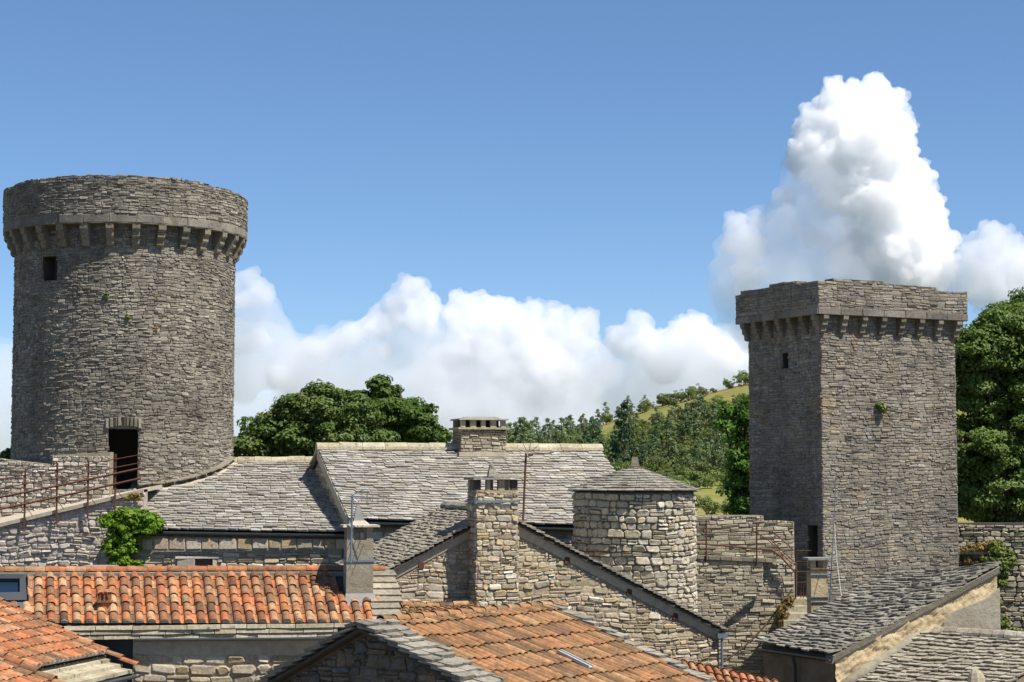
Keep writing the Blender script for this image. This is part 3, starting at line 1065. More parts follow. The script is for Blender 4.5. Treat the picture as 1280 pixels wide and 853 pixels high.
mb.hexa([ct - RD * a * .8 - BD * b * .7 + UP * .05, ct + RD * a * .8 - BD * b * .7 + UP * .05, ct + RD * a * .8 + BD * b * .7 + UP * .05, ct - RD * a * .8 + BD * b * .7 + UP * .05], [ct - RD * a * .55 - BD * b * .3 + UP * .13, ct + RD * a * .6 - BD * b * .3 + UP * .13, ct + RD * a * .6 + BD * b * .3 + UP * .13, ct - RD * a * .55 + BD * b * .3 + UP * .13])
mb.build('cap_slab', M['lauze_old'], chim, tint=0.2)
mb = MB(); q = cb - BD * 0.62 + UP * 0
mb.box((q.x, q.y, zR - 0.16), (wch + 0.25, 0.16, 0.16), (RD, BD, UP)); mb.build('flashing', M['mortar_pale'], chim)

# ------------------------------------------------------------------ lower lauze house by the round tower
BEL, BER = at(140, 662, 58.3), at(436, 667, 58.8)
BRR, BRL = at(402, 578, 66.0), at(180, 578, 65.6)
ho = thing('low_lauze_house', 'low stone house with stone-slab roof curving against the round tower', 'house', (BEL.x + 4, BEL.y + 3, 0))
PB = Patch(BEL, BER, BRR, BRL, sag=0.05)
bd = (BER - BEL); bd.z = 0; bd.normalize()
bb = Vector((-bd.y, bd.x, 0))
q0, q1 = BEL + bb * 0.1 - bd * 0.1, BER + bb * 0.1 - bd * 0.2
zwt = BEL.z - 0.12
poly = [zf(q0, 0), zf(q0, zwt), zf(q0 + bb * 6.6, BRL.z - 0.25), zf(q0 + bb * 6.9, 0)]
wall = MB().prism(poly, q1 - q0).build('wall', M['mortar'], ho)
Sw = Plane(zf(q0, 0), bd, UP)
LB = (q1 - q0).length
uB = lambda px: hit_face(q0, bd, px)
wz0, wz1 = zr(719, 58.7), zr(699, 58.7)
ban0, ban1 = zr(688, 58.7), zr(672, 58.7)
def b_in(u, v):
    if uB(224) < u < uB(274) and v < wz1 + 0.06:
        return False
    return v < ban0
pcs = Pieces(wall, 'stone', 'stone_masonry', M['house'], 300)
masonry(Sw, pcs, 0, LB, ZC - 5, ban0, (0.12, 0.26), (0.2, 0.6), b_in, seg=8, jit=0.16, gap=0.013, depth=(0.02, 0.07), split=0.3)
x = 0.0
while x < LB:
    w = rng.uniform(0.35, 0.58)
    pcs.add(*stone(Sw, x + w / 2, (ban0 + ban1) / 2, w, ban1 - ban0 - 0.03, 0.025, 4, 0.08, 0.08, 0.02), n=Sw.N, tint=0.2 + 0.6 * rng.random(), boost=5)
    x += w
pcs.finish(hide=lambda px, py: py > 716)
wi = MB()
u0, u1 = uB(246.5), uB(268)
niche_o = None
mk('window', [Sw.P(np.array(u), np.array(v), np.array(k)) for k in (0.07, 0.012) for u, v in ((u0, wz0), (u1, wz0), (u1, wz1), (u0, wz1))],
   [(0, 4, 5, 1), (1, 5, 6, 2), (2, 6, 7, 3), (3, 7, 4, 0), (4, 7, 6, 5)], M['glass'], ho)
for (a, b, c, d, nm) in ((uB(224), u0, wz0, wz1 + .02, 'jamb_stone'), (u1, uB(274.5), wz0, wz1 + .02, 'jamb_stone'), (uB(222), uB(276), wz1 + .02, wz1 + .11, 'lintel_stone')):
    Vv, Ff = stone(Sw, (a + b) / 2, (c + d) / 2, b - a, d - c, 0.08, 4, 0.04, 0.0, 0.002)
    mk(nm, Vv, Ff, M['mortar_pale'], ho)
rf = slab_of(PB, 0.1, 'roof', M['mortar_dark'], ho)
pcs = Pieces(rf, 'roof_slab', 'roof_slabs', M['lauze'], 300)
def b_roof(u, v):
    p = PB.P(np.array(u), np.array(v), np.array(0.0))
    return math.hypot(p[0] - RTC.x, p[1] - RTC.y) > RTR + 0.12 and not (project(p)[0][0] < 168 and project(p)[0][1] < 640)
lauzes(PB, pcs, PB.LU, PB.LV, 0.27, (0.2, 0.55), 0.05, b_roof, over=0.05)
pcs.finish()
rr0 = PB.pt(hit_face(BRL, (BRR - BRL).normalized(), 286), PB.LV)
ridge_stones(rf, rr0 + UP * 0.1, BRR + UP * 0.1, 0.22, 0.12, M['flag'], 6)
gutter(ho, at(204, 664.5, 58.2), at(432, 668.5, 58.65), joints=8)
# drip course and mortar fillet where the roof meets the round tower
fl, dr = MB(), []
angs = np.linspace(rt_ang(172), rt_ang(286), 22)
ring = []
for a in angs:
    p = Cyl(RTC.x, RTC.y, RTR, 0).P(np.array(a * RTR), np.array(0.0), np.array(0.12))
    # roof height at that point: invert the patch along v
    best = min(((abs(PB.P(np.array(uu), np.array(vv), np.array(0.0))[1] - p[1]), vv) for uu in [hit_face(BEL, bd, project([p[0], p[1], ZC])[0][0])] for vv in np.linspace(0, PB.LV, 60)))
    uu = hit_face(BEL, bd, float(project([p[0], p[1], ZC])[0][0]))
    ring.append((a, float(PB.P(np.array(uu), np.array(best[1]), np.array(0.0))[2])))
for i in range(len(ring) - 1):
    (a0, z0), (a1, z1) = ring[i], ring[i + 1]
    c = Cyl(RTC.x, RTC.y, RTR, 0)
    P = lambda a, z, n: c.P(np.array(a * RTR), np.array(z), np.array(n))
    fl.hexa([P(a0, z0 - .1, .05), P(a0, z0 - .1, .34), P(a1, z1 - .1, .34), P(a1, z1 - .1, .05)], [P(a0, z0 + .13, .05), P(a0, z0 + .09, .34), P(a1, z1 + .09, .34), P(a1, z1 + .13, .05)])
    if i % 2 == 0 and i + 2 < len(ring):
        a2, z2 = ring[i + 2]
        mbx = MB()
        j = rng.uniform(-.015, .015)
        mbx.hexa([P(a0 + .004, z0 + .3 + j, -.05), P(a0 + .004, z0 + .26 + j, .26), P(a2 - .004, z2 + .26 + j, .26), P(a2 - .004, z2 + .3 + j, -.05)], [P(a0 + .004, z0 + .35 + j, -.05), P(a0 + .004, z0 + .29 + j, .26), P(a2 - .004, z2 + .29 + j, .26), P(a2 - .004, z2 + .35 + j, -.05)])
        mbx.build('drip_stone', M['dressed'], ho, tint=float(rng.random()))
fl.build('mortar_fillet', M['mortar_pale'], ho)

# ------------------------------------------------------------------ walkway walls left of the round tower
w1 = thing('walkway_wall', 'rough rubble retaining wall under the rusty railing', 'wall', at(66, 700, 59.4) - UP * at(66, 700, 59.4).z)
ka, kb = at(-45, 666, 59.2), at(180, 612, 59.2)
zl = lambda px: at(px, 654.5 - px * 0.247, 59.2).z
poly = [Vector((ka.x, 59.2, 0)), Vector((kb.x, 59.2, 0)), kb, ka]
core = MB().prism(poly, (0, 0.6, 0)).build('wall', M['mortar_pink'], w1)
S = Plane((ka.x, 59.2, 0), (1, 0, 0), UP)
slope = (kb.z - ka.z) / (kb.x - ka.x)
pcs = Pieces(core, 'stone', 'stone_masonry', M['rubble'], 300)
masonry(S, pcs, 0, kb.x - ka.x, ZC - 5, kb.z, (0.13, 0.23), (0.16, 0.34), lambda u, v: v < ka.z + slope * u - 0.1, seg=8, jit=0.32, gap=0.012, depth=(0.01, 0.07), split=0.35, bevel=0.4, warp=.05)
pcs.finish(hide=lambda px, py: py > 718)
# coping slab and sloping pavement behind it
fa, fb = Vector((ka.x, 62.6, ka.z + 0.42)), Vector((kb.x, 62.2, kb.z + 0.12))
mb = MB()
mb.hexa([ka - UP * 0.1 - Vector((0, 0.12, 0)), kb - UP * 0.1 - Vector((0, 0.12, 0)), fb - UP * 0.1, fa - UP * 0.1], [ka + UP * 0.02 - Vector((0, 0.12, 0)), kb + UP * 0.02 - Vector((0, 0.12, 0)), fb + UP * 0.02, fa + UP * 0.02])
mb.build('pavement', M['mortar_pale'], w1)
w2 = thing('parapet_wall', 'stone parapet wall running into the round tower behind the railing', 'wall', Vector((at(50, 600, 61.9).x, 61.9, 0)))
xs_ = [at(p, 600, 61.75).x for p in (-45, 65, 137)]
t1, t2 = at(0, 573.5, 61.75).z, at(66, 581, 61.75).z
t3 = at(100, 569, 61.75).z
poly = [Vector((xs_[0], 61.75, 0)), Vector((xs_[2], 61.75, 0)), Vector((xs_[2], 61.75, t3 + .1)), Vector((xs_[1], 61.75, t3)), Vector((xs_[1] - .01, 61.75, t2)), Vector((xs_[0], 61.75, t1 + 0.13))]
core = MB().prism(poly, (0, 0.55, 0)).build('wall', M['mortar'], w2)
S = Plane((xs_[0], 61.75, 0), (1, 0, 0), UP)
pcs = Pieces(core, 'stone', 'stone_masonry', M['rubble'], 300)
def l_in(u, v):
    if u > xs_[1] - xs_[0]:
        return v < t3 - 0.02
    return v < t1 + 0.13 + (t2 - t1 - 0.13) * u / (xs_[1] - xs_[0])
masonry(S, pcs, 0, xs_[2] - xs_[0], ZC - 2.5, t3, (0.1, 0.2), (0.14, 0.34), l_in, seg=8, jit=0.22, gap=0.012, depth=(0.02, 0.07), split=0.3)
pcs.finish()

# rusty railing on the walkway edge
def rail_part(parent, pts, r, mat, name='rail', seg=6):
    return MB().tube(pts, r, seg).build(name, M[mat], parent)
rl = thing('walkway_railing', 'rusty iron railing with four posts climbing to the tower doorway', 'railing', at(31, 650, 59.0))
YR = 59.02
for px, yt, yb in ((31, 588, 662), (71, 579, 655), (110, 575.5, 648), (144, 567.5, 640)):
    a, b = at(px, yt, YR), at(px, yb, YR)
    MB().box((a + b) / 2, (0.055, 0.04, (a - b).length), None).build('post', M['rust'], rl)
    MB().tube([b + UP * 0.75, b + UP * 0.45 + Vector((0.24, -0.05, 0))], 0.012).build('stay', M['rust'], rl)
for ya, yb, r in ((599, 568.5, 0.016), (611, 578.6, 0.018), (623, 585.5, 0.034), (638.5, 598, 0.034)):
    a, b = at(-45, ya + 7.5, YR - 0.03), at(176, yb, YR - 0.03)
    mid = [a.lerp(b, k / 6) - UP * 0.02 * math.sin(k / 6 * math.pi) for k in range(7)]
    rail_part(rl, mid, r, 'rust', seg=4 if r > 0.02 else 6)
rail_part(rl, [at(177, 569, YR), at(172, 585, YR + .5), at(176, 598, YR)], 0.012, 'rust', 'end_loop')

# ------------------------------------------------------------------ centre gable house
P0 = Vector(((620 - 640) / F * 50, 50, 0))
zpk, sl_l, sl_r = zr(639.5, 50), 0.51, 0.508
GL, GR = -3.12, 6.45
ho = thing('gable_house', 'stone gable house in the middle with a chimney up its front', 'house', P0 + BD * 2.5)
G = lambda s, z, b=0.0: Vector((P0.x, P0.y, 0)) + RD * s + BD * b + UP * z
zl_, zr_ = zpk + sl_l * GL, zpk - sl_r * GR
poly = [G(GL, 0), G(GR, 0), G(GR, zr_ - .1), G(0, zpk - .1), G(GL, zl_ - .1)]
wall = MB().prism(poly, BD * 5.4).build('wall', M['mortar_tan'], ho)
S = Plane(G(0, 0), RD, UP)
holes = [(hit_face(G(0, 0), RD, px), zr(py, 50.2)) for px, py in ((527, 705), (708, 701), (785, 742), (842, 774.5))]
def g_in(u, v):
    for a, b in holes:
        if abs(u - a) < 0.07 and abs(v - b) < 0.09:
            return False
    return v < (zpk + sl_l * u if u < 0 else zpk - sl_r * u) - 0.36 
pcs = Pieces(wall, 'stone', 'stone_masonry', M['house'], 300)
masonry(S, pcs, GL, GR, ZC - 6.3, zpk, (0.075, 0.19), (0.1, 0.38), g_in, seg=8, jit=0.32, gap=0.009, depth=(0.004, 0.045), split=0.35, bevel=0.35, warp=.045)
gb_hide = lambda px, py: (px > 590 and py > 757 + (px - 685) * 0.47) or (px < 690 and py > 778 - (px - 490) * 0.1) or 570 < px < 648
pcs.finish(hide=gb_hide)
for a, b in holes:
    q = S.P(np.array(a), np.array(b), np.array(0.025))
    MB().box(q, (0.14, 0.07, 0.17), (RD, BD, UP)).build('beam_end', M['rust'], ho)
# roof slopes: overhanging slabs, seen edge-on at the verge
OVR = 0.16
roofs = []
PLs = Patch(G(GL - .15, zl_ - .08, 5.6), G(GL - .15, zl_ - .08, -OVR), G(0, zpk, -OVR), G(0, zpk, 5.6))
PRs = Patch(G(GR + .15, zr_ - .08, -OVR), G(GR + .15, zr_ - .08, 5.6), G(0, zpk, 5.6), G(0, zpk, -OVR))
for k, pt_ in enumerate((PLs, PRs)):
    r_ = slab_of(pt_, 0.06, 'roof', M['mortar_dark'], ho)
    pcs = Pieces(r_, 'roof_slab', 'roof_slabs', M['lauze_warm'], 300 if k == 0 else 120)
    lauzes(pt_, pcs, pt_.LU, pt_.LV, 0.15, (0.16, 0.42), 0.04, over=0.05, jag=0.3)
    pcs.finish()
ridge_stones(ho, G(0, zpk + .12, 1.3), G(0, zpk + .12, 5.6), 0.2, 0.1, M['lauze_warm'], 7)
# mortar band under the verges
for s0, s1 in ((GL, 0), (0, GR)):
    zz = lambda s: (zpk + sl_l * s if s < 0 else zpk - sl_r * s)
    mb = MB()
    mb.hexa([G(s0, zz(s0) - .34, -.03), G(s1, zz(s1) - .34, -.03), G(s1, zz(s1) - .34, .1), G(s0, zz(s0) - .34, .1)], [G(s0, zz(s0) - .07, -.09), G(s1, zz(s1) - .07, -.09), G(s1, zz(s1) - .07, .1), G(s0, zz(s0) - .07, .1)])
    mb.build('verge_mortar', M['mortar_pale'], ho)
# downpipe at the right corner
a = G(GR + .05, zr_ - .25, -.1)
MB().tube([a, a - UP * 2.5], 0.035, 8).build('downpipe', M['steel'], ho)
MB().box(a + UP * .05, (0.3, .16, .12), (RD, BD, UP)).build('gutter_box', M['steel'], ho)
# front chimney: part of the gable
PROJ = 0.72
s_c0, s_c1 = hit_face(G(0, 0, -PROJ), RD, 596), hit_face(G(0, 0, -PROJ), RD, 647)
cw = s_c1 - s_c0
cc = G((s_c0 + s_c1) / 2, 0, -PROJ / 2 + 0.1)
zt_ = zr(613, 49.4)
stk, wl, b4 = stone_chimney('', '', cc, RD, BD, cw, PROJ + 0.2, ZC - 6.3, zt_, 'house', (0.08, 0.2), (0.12, 0.34), as_part=thing('gable_chimney', 'tall stone chimney climbing the front of the gable with a pointed stone on top', 'chimney', (cc.x, cc.y, 0)), seg=8, mortar='mortar_tan')
for i, (kx, ky) in enumerate(((-.46, -.4), (-.2, -.4), (.12, -.4), (.44, -.4), (-.44, .4), (0, .4), (.44, .4))):
    p = cc + RD * kx * cw + BD * ky * (PROJ + .1)
    MB().box((p.x, p.y, zt_ + .14), (.17 if i != 1 else .1, .16, .28), (RD, BD, UP)).build('pier', M['mortar_dark' if i in (0, 3) else 'flag'], stk, tint=.2)
for (kx, w, dz) in ((-.28, .62, 0), (.24, .68, .035)):
    p = cc + RD * kx * cw
    mb = MB(); mb.box((p.x, p.y, zt_ + .31 + dz), (cw * w, PROJ + .35, .05), (RD, BD, UP)); mb.build('cap_slab', M['lauze_old'], stk, tint=.3)
p = cc - RD * 0.02
mb = MB()
zq = zt_ + .36
mb.hexa([Vector((p.x, p.y, zq)) + RD * a + BD * b for a, b in ((-.12, -.1), (.14, -.1), (.14, .1), (-.12, .1))], [Vector((p.x, p.y, zq + .38)) + RD * a + BD * b for a, b in ((-.05, -.03), (.02, -.03), (.02, .03), (-.05, .03))])
mb.build('pointed_stone', M['lauze_old'], stk, tint=.5)
zb_ = zr(627, 49.3)
MB().box(cc - BD * (PROJ / 2 + .17) + UP * zb_, (cw + .1, .03, .06), (RD, BD, UP)).build('iron_strap', M['steel'], stk)
MB().box(cc - RD * (cw / 2 + .06) + UP * zb_, (.03, PROJ + .3, .05), (RD, BD, UP)).build('iron_strap', M['steel'], stk)

# ------------------------------------------------------------------ conical turret
TC = Vector(((792.5 - 640) / F * 54.6, 54.6, 0))
TR = 1.75
tt = thing('conical_turret', 'squat round stone turret with a conical slab roof and finial', 'turret', TC)
S = Cyl(TC.x, TC.y, TR, 0)
ze = zr(615, 53.0)
V, Fc = [], []
for k in range(48):
    for z in (0, ze - .02):
        V.append(S.P(np.array(k / 48 * 2 * math.pi * TR), np.array(z), np.array(0.0)))
Fc = [(2 * k, 2 * ((k + 1) % 48), 2 * ((k + 1) % 48) + 1, 2 * k + 1) for k in range(48)]
wall = mk('wall', V, Fc, M['mortar_tower'], tt)
pcs = Pieces(wall, 'stone', 'stone_masonry', M['turret'], 300)
masonry(S, pcs, -math.pi * TR, math.pi * TR, ZC - 5.6, ze - .04, (0.13, 0.27), (0.16, 0.4), lambda u, v: v < ze - .02, seg=8, jit=0.17, gap=0.013, depth=(0.03, 0.09), split=0.25, bevel=0.25)
pcs.finish(hide=lambda px, py: py > 655 + (px - 650) * 0.526)
CR = 1.9
zap = zr(586, 54.6)
S = Cone(TC.x, TC.y, CR, ze, zap - ze + .04)
nk = 40
V = [S.P(np.array(k / nk * 2 * math.pi * CR), np.array(0.0), np.array(-.01)) for k in range(nk)] + [np.array([TC.x, TC.y, zap])]
rf = mk('roof', V, [(k, (k + 1) % nk, nk) for k in range(nk)] + [list(range(nk))[::-1]], M['mortar_dark'], tt)
pcs = Pieces(rf, 'roof_slab', 'roof_slabs', M['lauze_old'], 300)
tap = lambda v: max(1 - v / S.L, 0.18)
# rings of slabs, narrowing towards the top
v = -0.04
while v < S.L - 0.1:
    ex = 0.2
    k = tap(max(v, 0))
    nring = max(int(2 * math.pi * CR * k / 0.27), 7)
    off = rng.random()
    e = 2 * math.pi * CR / nring
    for i in range(nring):
        a, b = (i + off) * e - math.pi * CR, (i + 1 + off) * e - math.pi * CR
        t = .035 * rng.uniform(.7, 1.3)
        y = np.array([v + ex * 1.6, v + ex * 1.6, v + rng.uniform(-.025, .025), v + rng.uniform(-.025, .025)])
        g_ = 0.006 / k
        x = np.array([a + g_, b - g_, b - g_, a + g_])
        y = np.minimum(y, S.L - .02)
        f = np.array([0, 0, 1, 1]) * .05
        Fq = [(4, 7, 6, 5), (0, 1, 2, 3)] + [(j, 4 + j, 4 + (j + 1) % 4, (j + 1) % 4) for j in range(4)]
        pcs.add(S.P(np.concatenate([x, x]), np.concatenate([y, y]), np.concatenate([f, f + t])), Fq, n=S.nrm((a + b) / 2, v))
    v += ex
pcs.finish()
MB().box((TC.x, TC.y, zap + .04), (.46, .42, .06)).build('finial_base', M['tile_old'], tt, tint=.5)
mb = MB(); q = Vector((TC.x + .02, TC.y, zap + .07))
mb.hexa([q + Vector(p) for p in ((-.13, -.1, 0), (.13, -.1, 0), (.13, .1, 0), (-.13, .1, 0))], [q + Vector(p) for p in ((-.08, -.06, .27), (.08, -.06, .25), (.06, .06, .26), (-.07, .06, .28))])
mb.build('finial', M['dressed'], tt, tint=.6)

# ------------------------------------------------------------------ curtain wall right of the turret
D0, D1 = at(840, 700, 57.0), at(992, 700, 57.6)
dd = Vector((D1.x - D0.x, D1.y - D0.y, 0)); LD = dd.length; dd.normalize()
db = Vector((-dd.y, dd.x, 0))
cwl = thing('curtain_wall', 'coursed stone rampart wall with a walkway ledge between turret and tower', 'wall', Vector(((D0.x + D1.x) / 2, (D0.y + D1.y) / 2, 0)))
zle = lambda u: zr(693 + 7 * u / LD, 57.0 + .6 * u / LD)
zf0 = zr(697, 57)
base = Vector((D0.x, D0.y, 0))
mb = MB()
mb.prism([base, base + dd * LD, base + dd * LD + UP * (zr(701, 57) - .06), base + UP * (zr(694, 57.6) - .06)], db * 1.6)
core = mb.build('wall', M['mortar'], cwl)
pcs = Pieces(core, 'stone', 'stone_masonry', M['curtain'], 300)
S = Plane(base, dd, UP)
masonry(S, pcs, 0, LD, ZC - 6.5, zf0 + .1, (0.08, 0.15), (0.18, 0.5), lambda u, v: v < zle(u) - .1, depth=(0.015, 0.06), split=.25, gap=.008, jit=.16)
# upper parapet, set back, with a step down near the tower
ub0 = base + db * 0.75
uStep = hit_face(ub0, dd, 953)
mb = MB()
Lu = hit_face(ub0, dd, 991)
mb.prism([ub0, ub0 + dd * Lu, ub0 + dd * Lu + UP * zr(653, 57.8), ub0 + dd * (uStep + .01) + UP * zr(652, 57.8), ub0 + dd * uStep + UP * zr(645, 57.9), ub0 + UP * zr(643.5, 58.4)], db * 0.7)
upw = mb.build('parapet', M['mortar'], cwl)
S2 = Plane(ub0, dd, UP)
masonry(S2, pcs, 0, Lu, ZC - 3, zr(640, 58), (0.09, 0.15), (0.18, 0.5), lambda u, v: v < (zr(643.5 + 1.5 * u / uStep, 58.4 - .5 * u / uStep) if u < uStep else zr(652.4, 57.8)), depth=(0.015, 0.06), split=.25, gap=.008, jit=.16)
pcs.finish(hide=lambda px, py: px < 868)
for k in range(9):
    a, b = LD * k / 10.8, LD * (k + 1) / 10.8
    mb = MB(); j = rng.uniform(-.02, .02)
    za, zb = zle(a) - .1, zle(b) - .1
    mb.hexa([base + dd * (a + .01) + UP * za - db * (.33 + j), base + dd * (b - .01) + UP * zb - db * (.33 + j), base + dd * (b - .01) + UP * zb + db * .75, base + dd * (a + .01) + UP * za + db * .75],
            [base + dd * (a + .01) + UP * (za + .1) - db * (.33 + j), base + dd * (b - .01) + UP * (zb + .1) - db * (.33 + j), base + dd * (b - .01) + UP * (zb + .1) + db * .75, base + dd * (a + .01) + UP * (za + .1) + db * .75])
    mb.build('ledge_slab', M['dressed'], cwl, tint=float(rng.random()))
# thicker panel under the walkway, its foot cut off on a slant
PT = .25
u8 = lambda px: hit_face(base - db * PT, dd, px)
Sp_ = Plane(base - db * PT, dd, UP)
foot = [(u8(840), zr(826, 57.2)), (u8(897), zr(785, 57.0)), (u8(947), zr(744, 56.9))]
fx, fz = [q[0] for q in foot], [q[1] for q in foot]
uR = u8(952)
pl = [foot[0], foot[1], foot[2], (uR, zr(718, 56.9)), (uR, zle(uR) - .11), (foot[0][0], zle(0) - .11)]
pan = MB().prism([base - db * PT + dd * q[0] + UP * q[1] for q in pl], db * (PT + .05)).build('buttress_panel', M['mortar'], cwl)
pp_ = Pieces(pan, 'stone', 'stone_masonry', M['curtain'], 150)
masonry(Sp_, pp_, 0, uR, ZC - 5, zle(0), (0.08, 0.15), (0.16, 0.45), lambda u, v: v < zle(u) - .11 and v > np.interp(u, fx, fz) and u < uR, depth=(.006, .045), seg=8, split=.25, gap=.006, jit=.22, warp=0)
pp_.finish(hide=lambda px, py: px < 868)
# railing on the ledge
rl = thing('ledge_railing', 'rusty railing along the rampart ledge bending down the steps', 'railing', base + dd * LD * .6 + UP * zf0)
YL = lambda px: (lambda u: (base + dd * u - db * .36).y)(hit_face(base - db * .36, dd, px))
for px, yt, yb in ((883, 651, 700), (946, 654, 705), (995, 702, 747)):
    a, b = at(px, yt, YL(px)), at(px, yb, YL(px))
    MB().tube([b, a], .025, 4).build('post', M['rust'], rl)
    MB().tube([b + UP * .12, b - UP * .3 + db * .2], .03, 4).build('foot_bracket', M['rust'], rl)
for pts, r in (([(850, 678), (868, 679.5), (900, 682), (964, 687.5), (975, 695), (994, 716)], .03), ([(868, 660), (946, 666), (960, 675), (990, 705)], .014), ([(946, 663), (965, 664), (992, 688)], .018), ([(950, 672), (962, 674), (992, 702)], .018)):
    MB().tube([at(px, py, YL(px) + .02) for px, py in pts], r, 5).build('rail', M['rust'], rl)
# iron gate in front of the tower door
gt = thing('iron_gate', 'thin dark iron gate standing before the square tower doorway', 'gate', at(1003, 738, 57.6))
for k, px in enumerate((996, 1001, 1004.5, 1008, 1011.5)):
    MB().tube([at(px, 738, 57.6), at(px, 686 if k == 0 else 730, 57.6)], .012, 5).build('bar', M['rust'], gt)
    if k:
        MB().tube([at(px, 748, 57.6), at(px, 730, 57.6)], .012, 5).build('bar', M['rust'], gt)
for py in (688.5, 702, 715, 728, 746):
    MB().tube([at(996, py, 57.6), at(1014, py, 57.6)], .012, 5).build('cross_bar', M['rust'], gt)
# steps below the gate
st = thing('stone_steps', 'few worn stone steps below the iron gate', 'steps', at(1000, 775, 56) - UP * at(1000, 775, 56).z)
for k in range(5):
    p = at(1000, 749 + 9 * k, 57.3 - .3 * k)
    q = Vector((p.x, p.y, 0))
    mb = MB(); mb.box((q.x + .02 * (-1) ** k, q.y + .7, p.z / 2), (.95, 1.4, p.z)); mb.build('step', M['flag'], st, tint=.2 + .15 * k)
# loose cable across the wall
cb_ = MB().tube([at(990, 737, 56.85) + (at(897, 832, 56.6) - at(990, 737, 56.85)) * t - UP * .35 * math.sin(t * math.pi) * (0.8) for t in np.linspace(0, 1, 14)], .03, 6).build('cable', M['cable'])
tag(cb_, 'brown cable hanging slack down the rampart wall from the steps', 'cable')

# ------------------------------------------------------------------ wall right of the square tower
E0 = at(1185, 700, 63.0)
ew = thing('rear_wall', 'rough stone wall at the right edge below the big tree', 'wall', Vector((E0.x + 3, 63.3, 0)))
Le = 5.5
zt_e = zr(654, 63)
core = MB().prism([Vector((E0.x, 63, 0)), Vector((E0.x + Le, 63, 0)), Vector((E0.x + Le, 63, zt_e)), Vector((E0.x, 63, zt_e))], (0, .6, 0)).build('wall', M['mortar_dark'], ew)
pcs = Pieces(core, 'stone', 'stone_masonry', M['curtain'], 300)
S = Plane((E0.x, 63, 0), (1, 0, 0), UP)
masonry(S, pcs, 0, Le, ZC - 6.5, zt_e, (0.1, 0.24), (0.15, 0.42), lambda u, v: v < zt_e + .02, seg=8, jit=.2, gap=.012, depth=(.02, .1), split=.3)
pcs.finish(hide=lambda px, py: px < 1196 or py > 795)
le = at(1216, 691, 62.8)
MB().box(le, (1.05, .5, .1)).build('ledge_slab', M['dressed'], ew, tint=.6)

# ------------------------------------------------------------------ lean-to house bottom right
FC, FL = at(1040, 818, 44.0), at(948, 806, 46.7)
FL.z = FC.z
ed = Vector((FL.x - FC.x, FL.y - FC.y, 0)); Lf = ed.length; ed.normalize()
fu = Vector((ed.y, -ed.x, 0))
FT, FTL = at(1248, 707, 46.45), at(1112, 719, 48.6)
ho = thing('lean_to_house', 'lean-to house with dark curling slab roof and cream rendered side wall', 'house', Vector((FC.x + 2, FC.y + 2, 0)))
PF = Patch(FL, FC, FT, FTL, sag=0.07)
i0, i1 = FC + ed * .1 + fu * .12, FL - ed * .05 + fu * .12
top0, top1 = zf(FT, FT.z - .12) + ed * .1, zf(FTL, FTL.z - .12)
mb = MB()
mb.hexa([zf(i0, 0), zf(FT + ed * .1, 0), zf(FTL, 0), zf(i1, 0)], [zf(i0, FC.z - .1), top0, top1, zf(i1, FC.z - .1)])
body = mb.build('wall', M['render_brown'], ho)
# rendered side wall: rough cream render above, greyer patch below
S = Plane(zf(i0, 0), FT + ed * .1 - zf(i0, FT.z), UP)
Ls = (zf(FT + ed * .1, 0) - zf(i0, 0)).length
nU, nV = 130, 70
V, Fc = [], []
for i in range(nU + 1):
    for j in range(nV + 1):
        u = Ls * i / nU
        ztp = FC.z - .12 + (FT.z - FC.z - .02) * i / nU
        z = ztp - (ztp - (ZC - 6.5)) * (1 - j / nV)
        d = .06 + .035 * math.sin(u * 3 + z * 2) * math.sin(z * 5 + u) + rng.uniform(-.016, .016) + .022 * math.sin(u * 11 + 3 * math.sin(z * 9)) * math.sin(z * 13 + 2 * math.sin(u * 7))
        V.append(S.P(np.array(u), np.array(z), np.array(d)))
for i in range(nU):
    for j in range(nV):
        a = i * (nV + 1) + j
        Fc.append((a, a + nV + 1, a + nV + 2, a + 1))
mk('render_coat', V, Fc, M['render_cream'], body, smooth=True)
pg = []
cx0, cz0 = hit_face(zf(i0, 0), Vector(S.U), 1170), zr(782, 45.6)
poly = [(1252, 735), (1225, 748), (1205, 756), (1185, 764), (1172, 778), (1166, 795), (1252, 800)]
pp = []
for px, py in poly:
    u = hit_face(zf(i0, 0), Vector(S.U), px)
    y = zf(i0, 0).y + S.U[1] * u
    pp.append(Vector(S.P(np.array(min(u, Ls)), np.array(zr(py, y)), np.array(.06))))
MB().prism(pp, Vector(S.N) * .075).build('render_patch', M['render_grey'], body)
rf = slab_of(PF, .08, 'roof', M['mortar_dark'], ho)
pcs = Pieces(rf, 'roof_slab', 'roof_slabs', M['lauze_old'], 300)
lauzes(PF, pcs, PF.LU, PF.LV, .17, (.14, .34), .05, over=.07, jag=.5)
pcs.finish()
# verge mortar under the slab edge
mb = MB()
a, b = FC + ed * .06, FT + ed * .06
mb.hexa([a - UP * .24 + -ed * .04, b - UP * .24 - ed * .04, b - UP * .24 + ed * .2, a - UP * .24 + ed * .2], [a - UP * .03 - ed * .12, b - UP * .03 - ed * .12, b - UP * .03 + ed * .2, a - UP * .03 + ed * .2])
mb.build('verge_mortar', M['render_grey'], ho)
mg = gutter(ho, FL - fu * .06 - UP * .1, FC - fu * .06 - UP * .1, r=.05, joints=3)
p = FC.lerp(FL, .5)
MB().tube([p - fu * .06 - UP * .12, p + fu * .02 - UP * .4, p + fu * .05 - UP * 2.5], .04, 8).build('downpipe', M['frame'], ho)
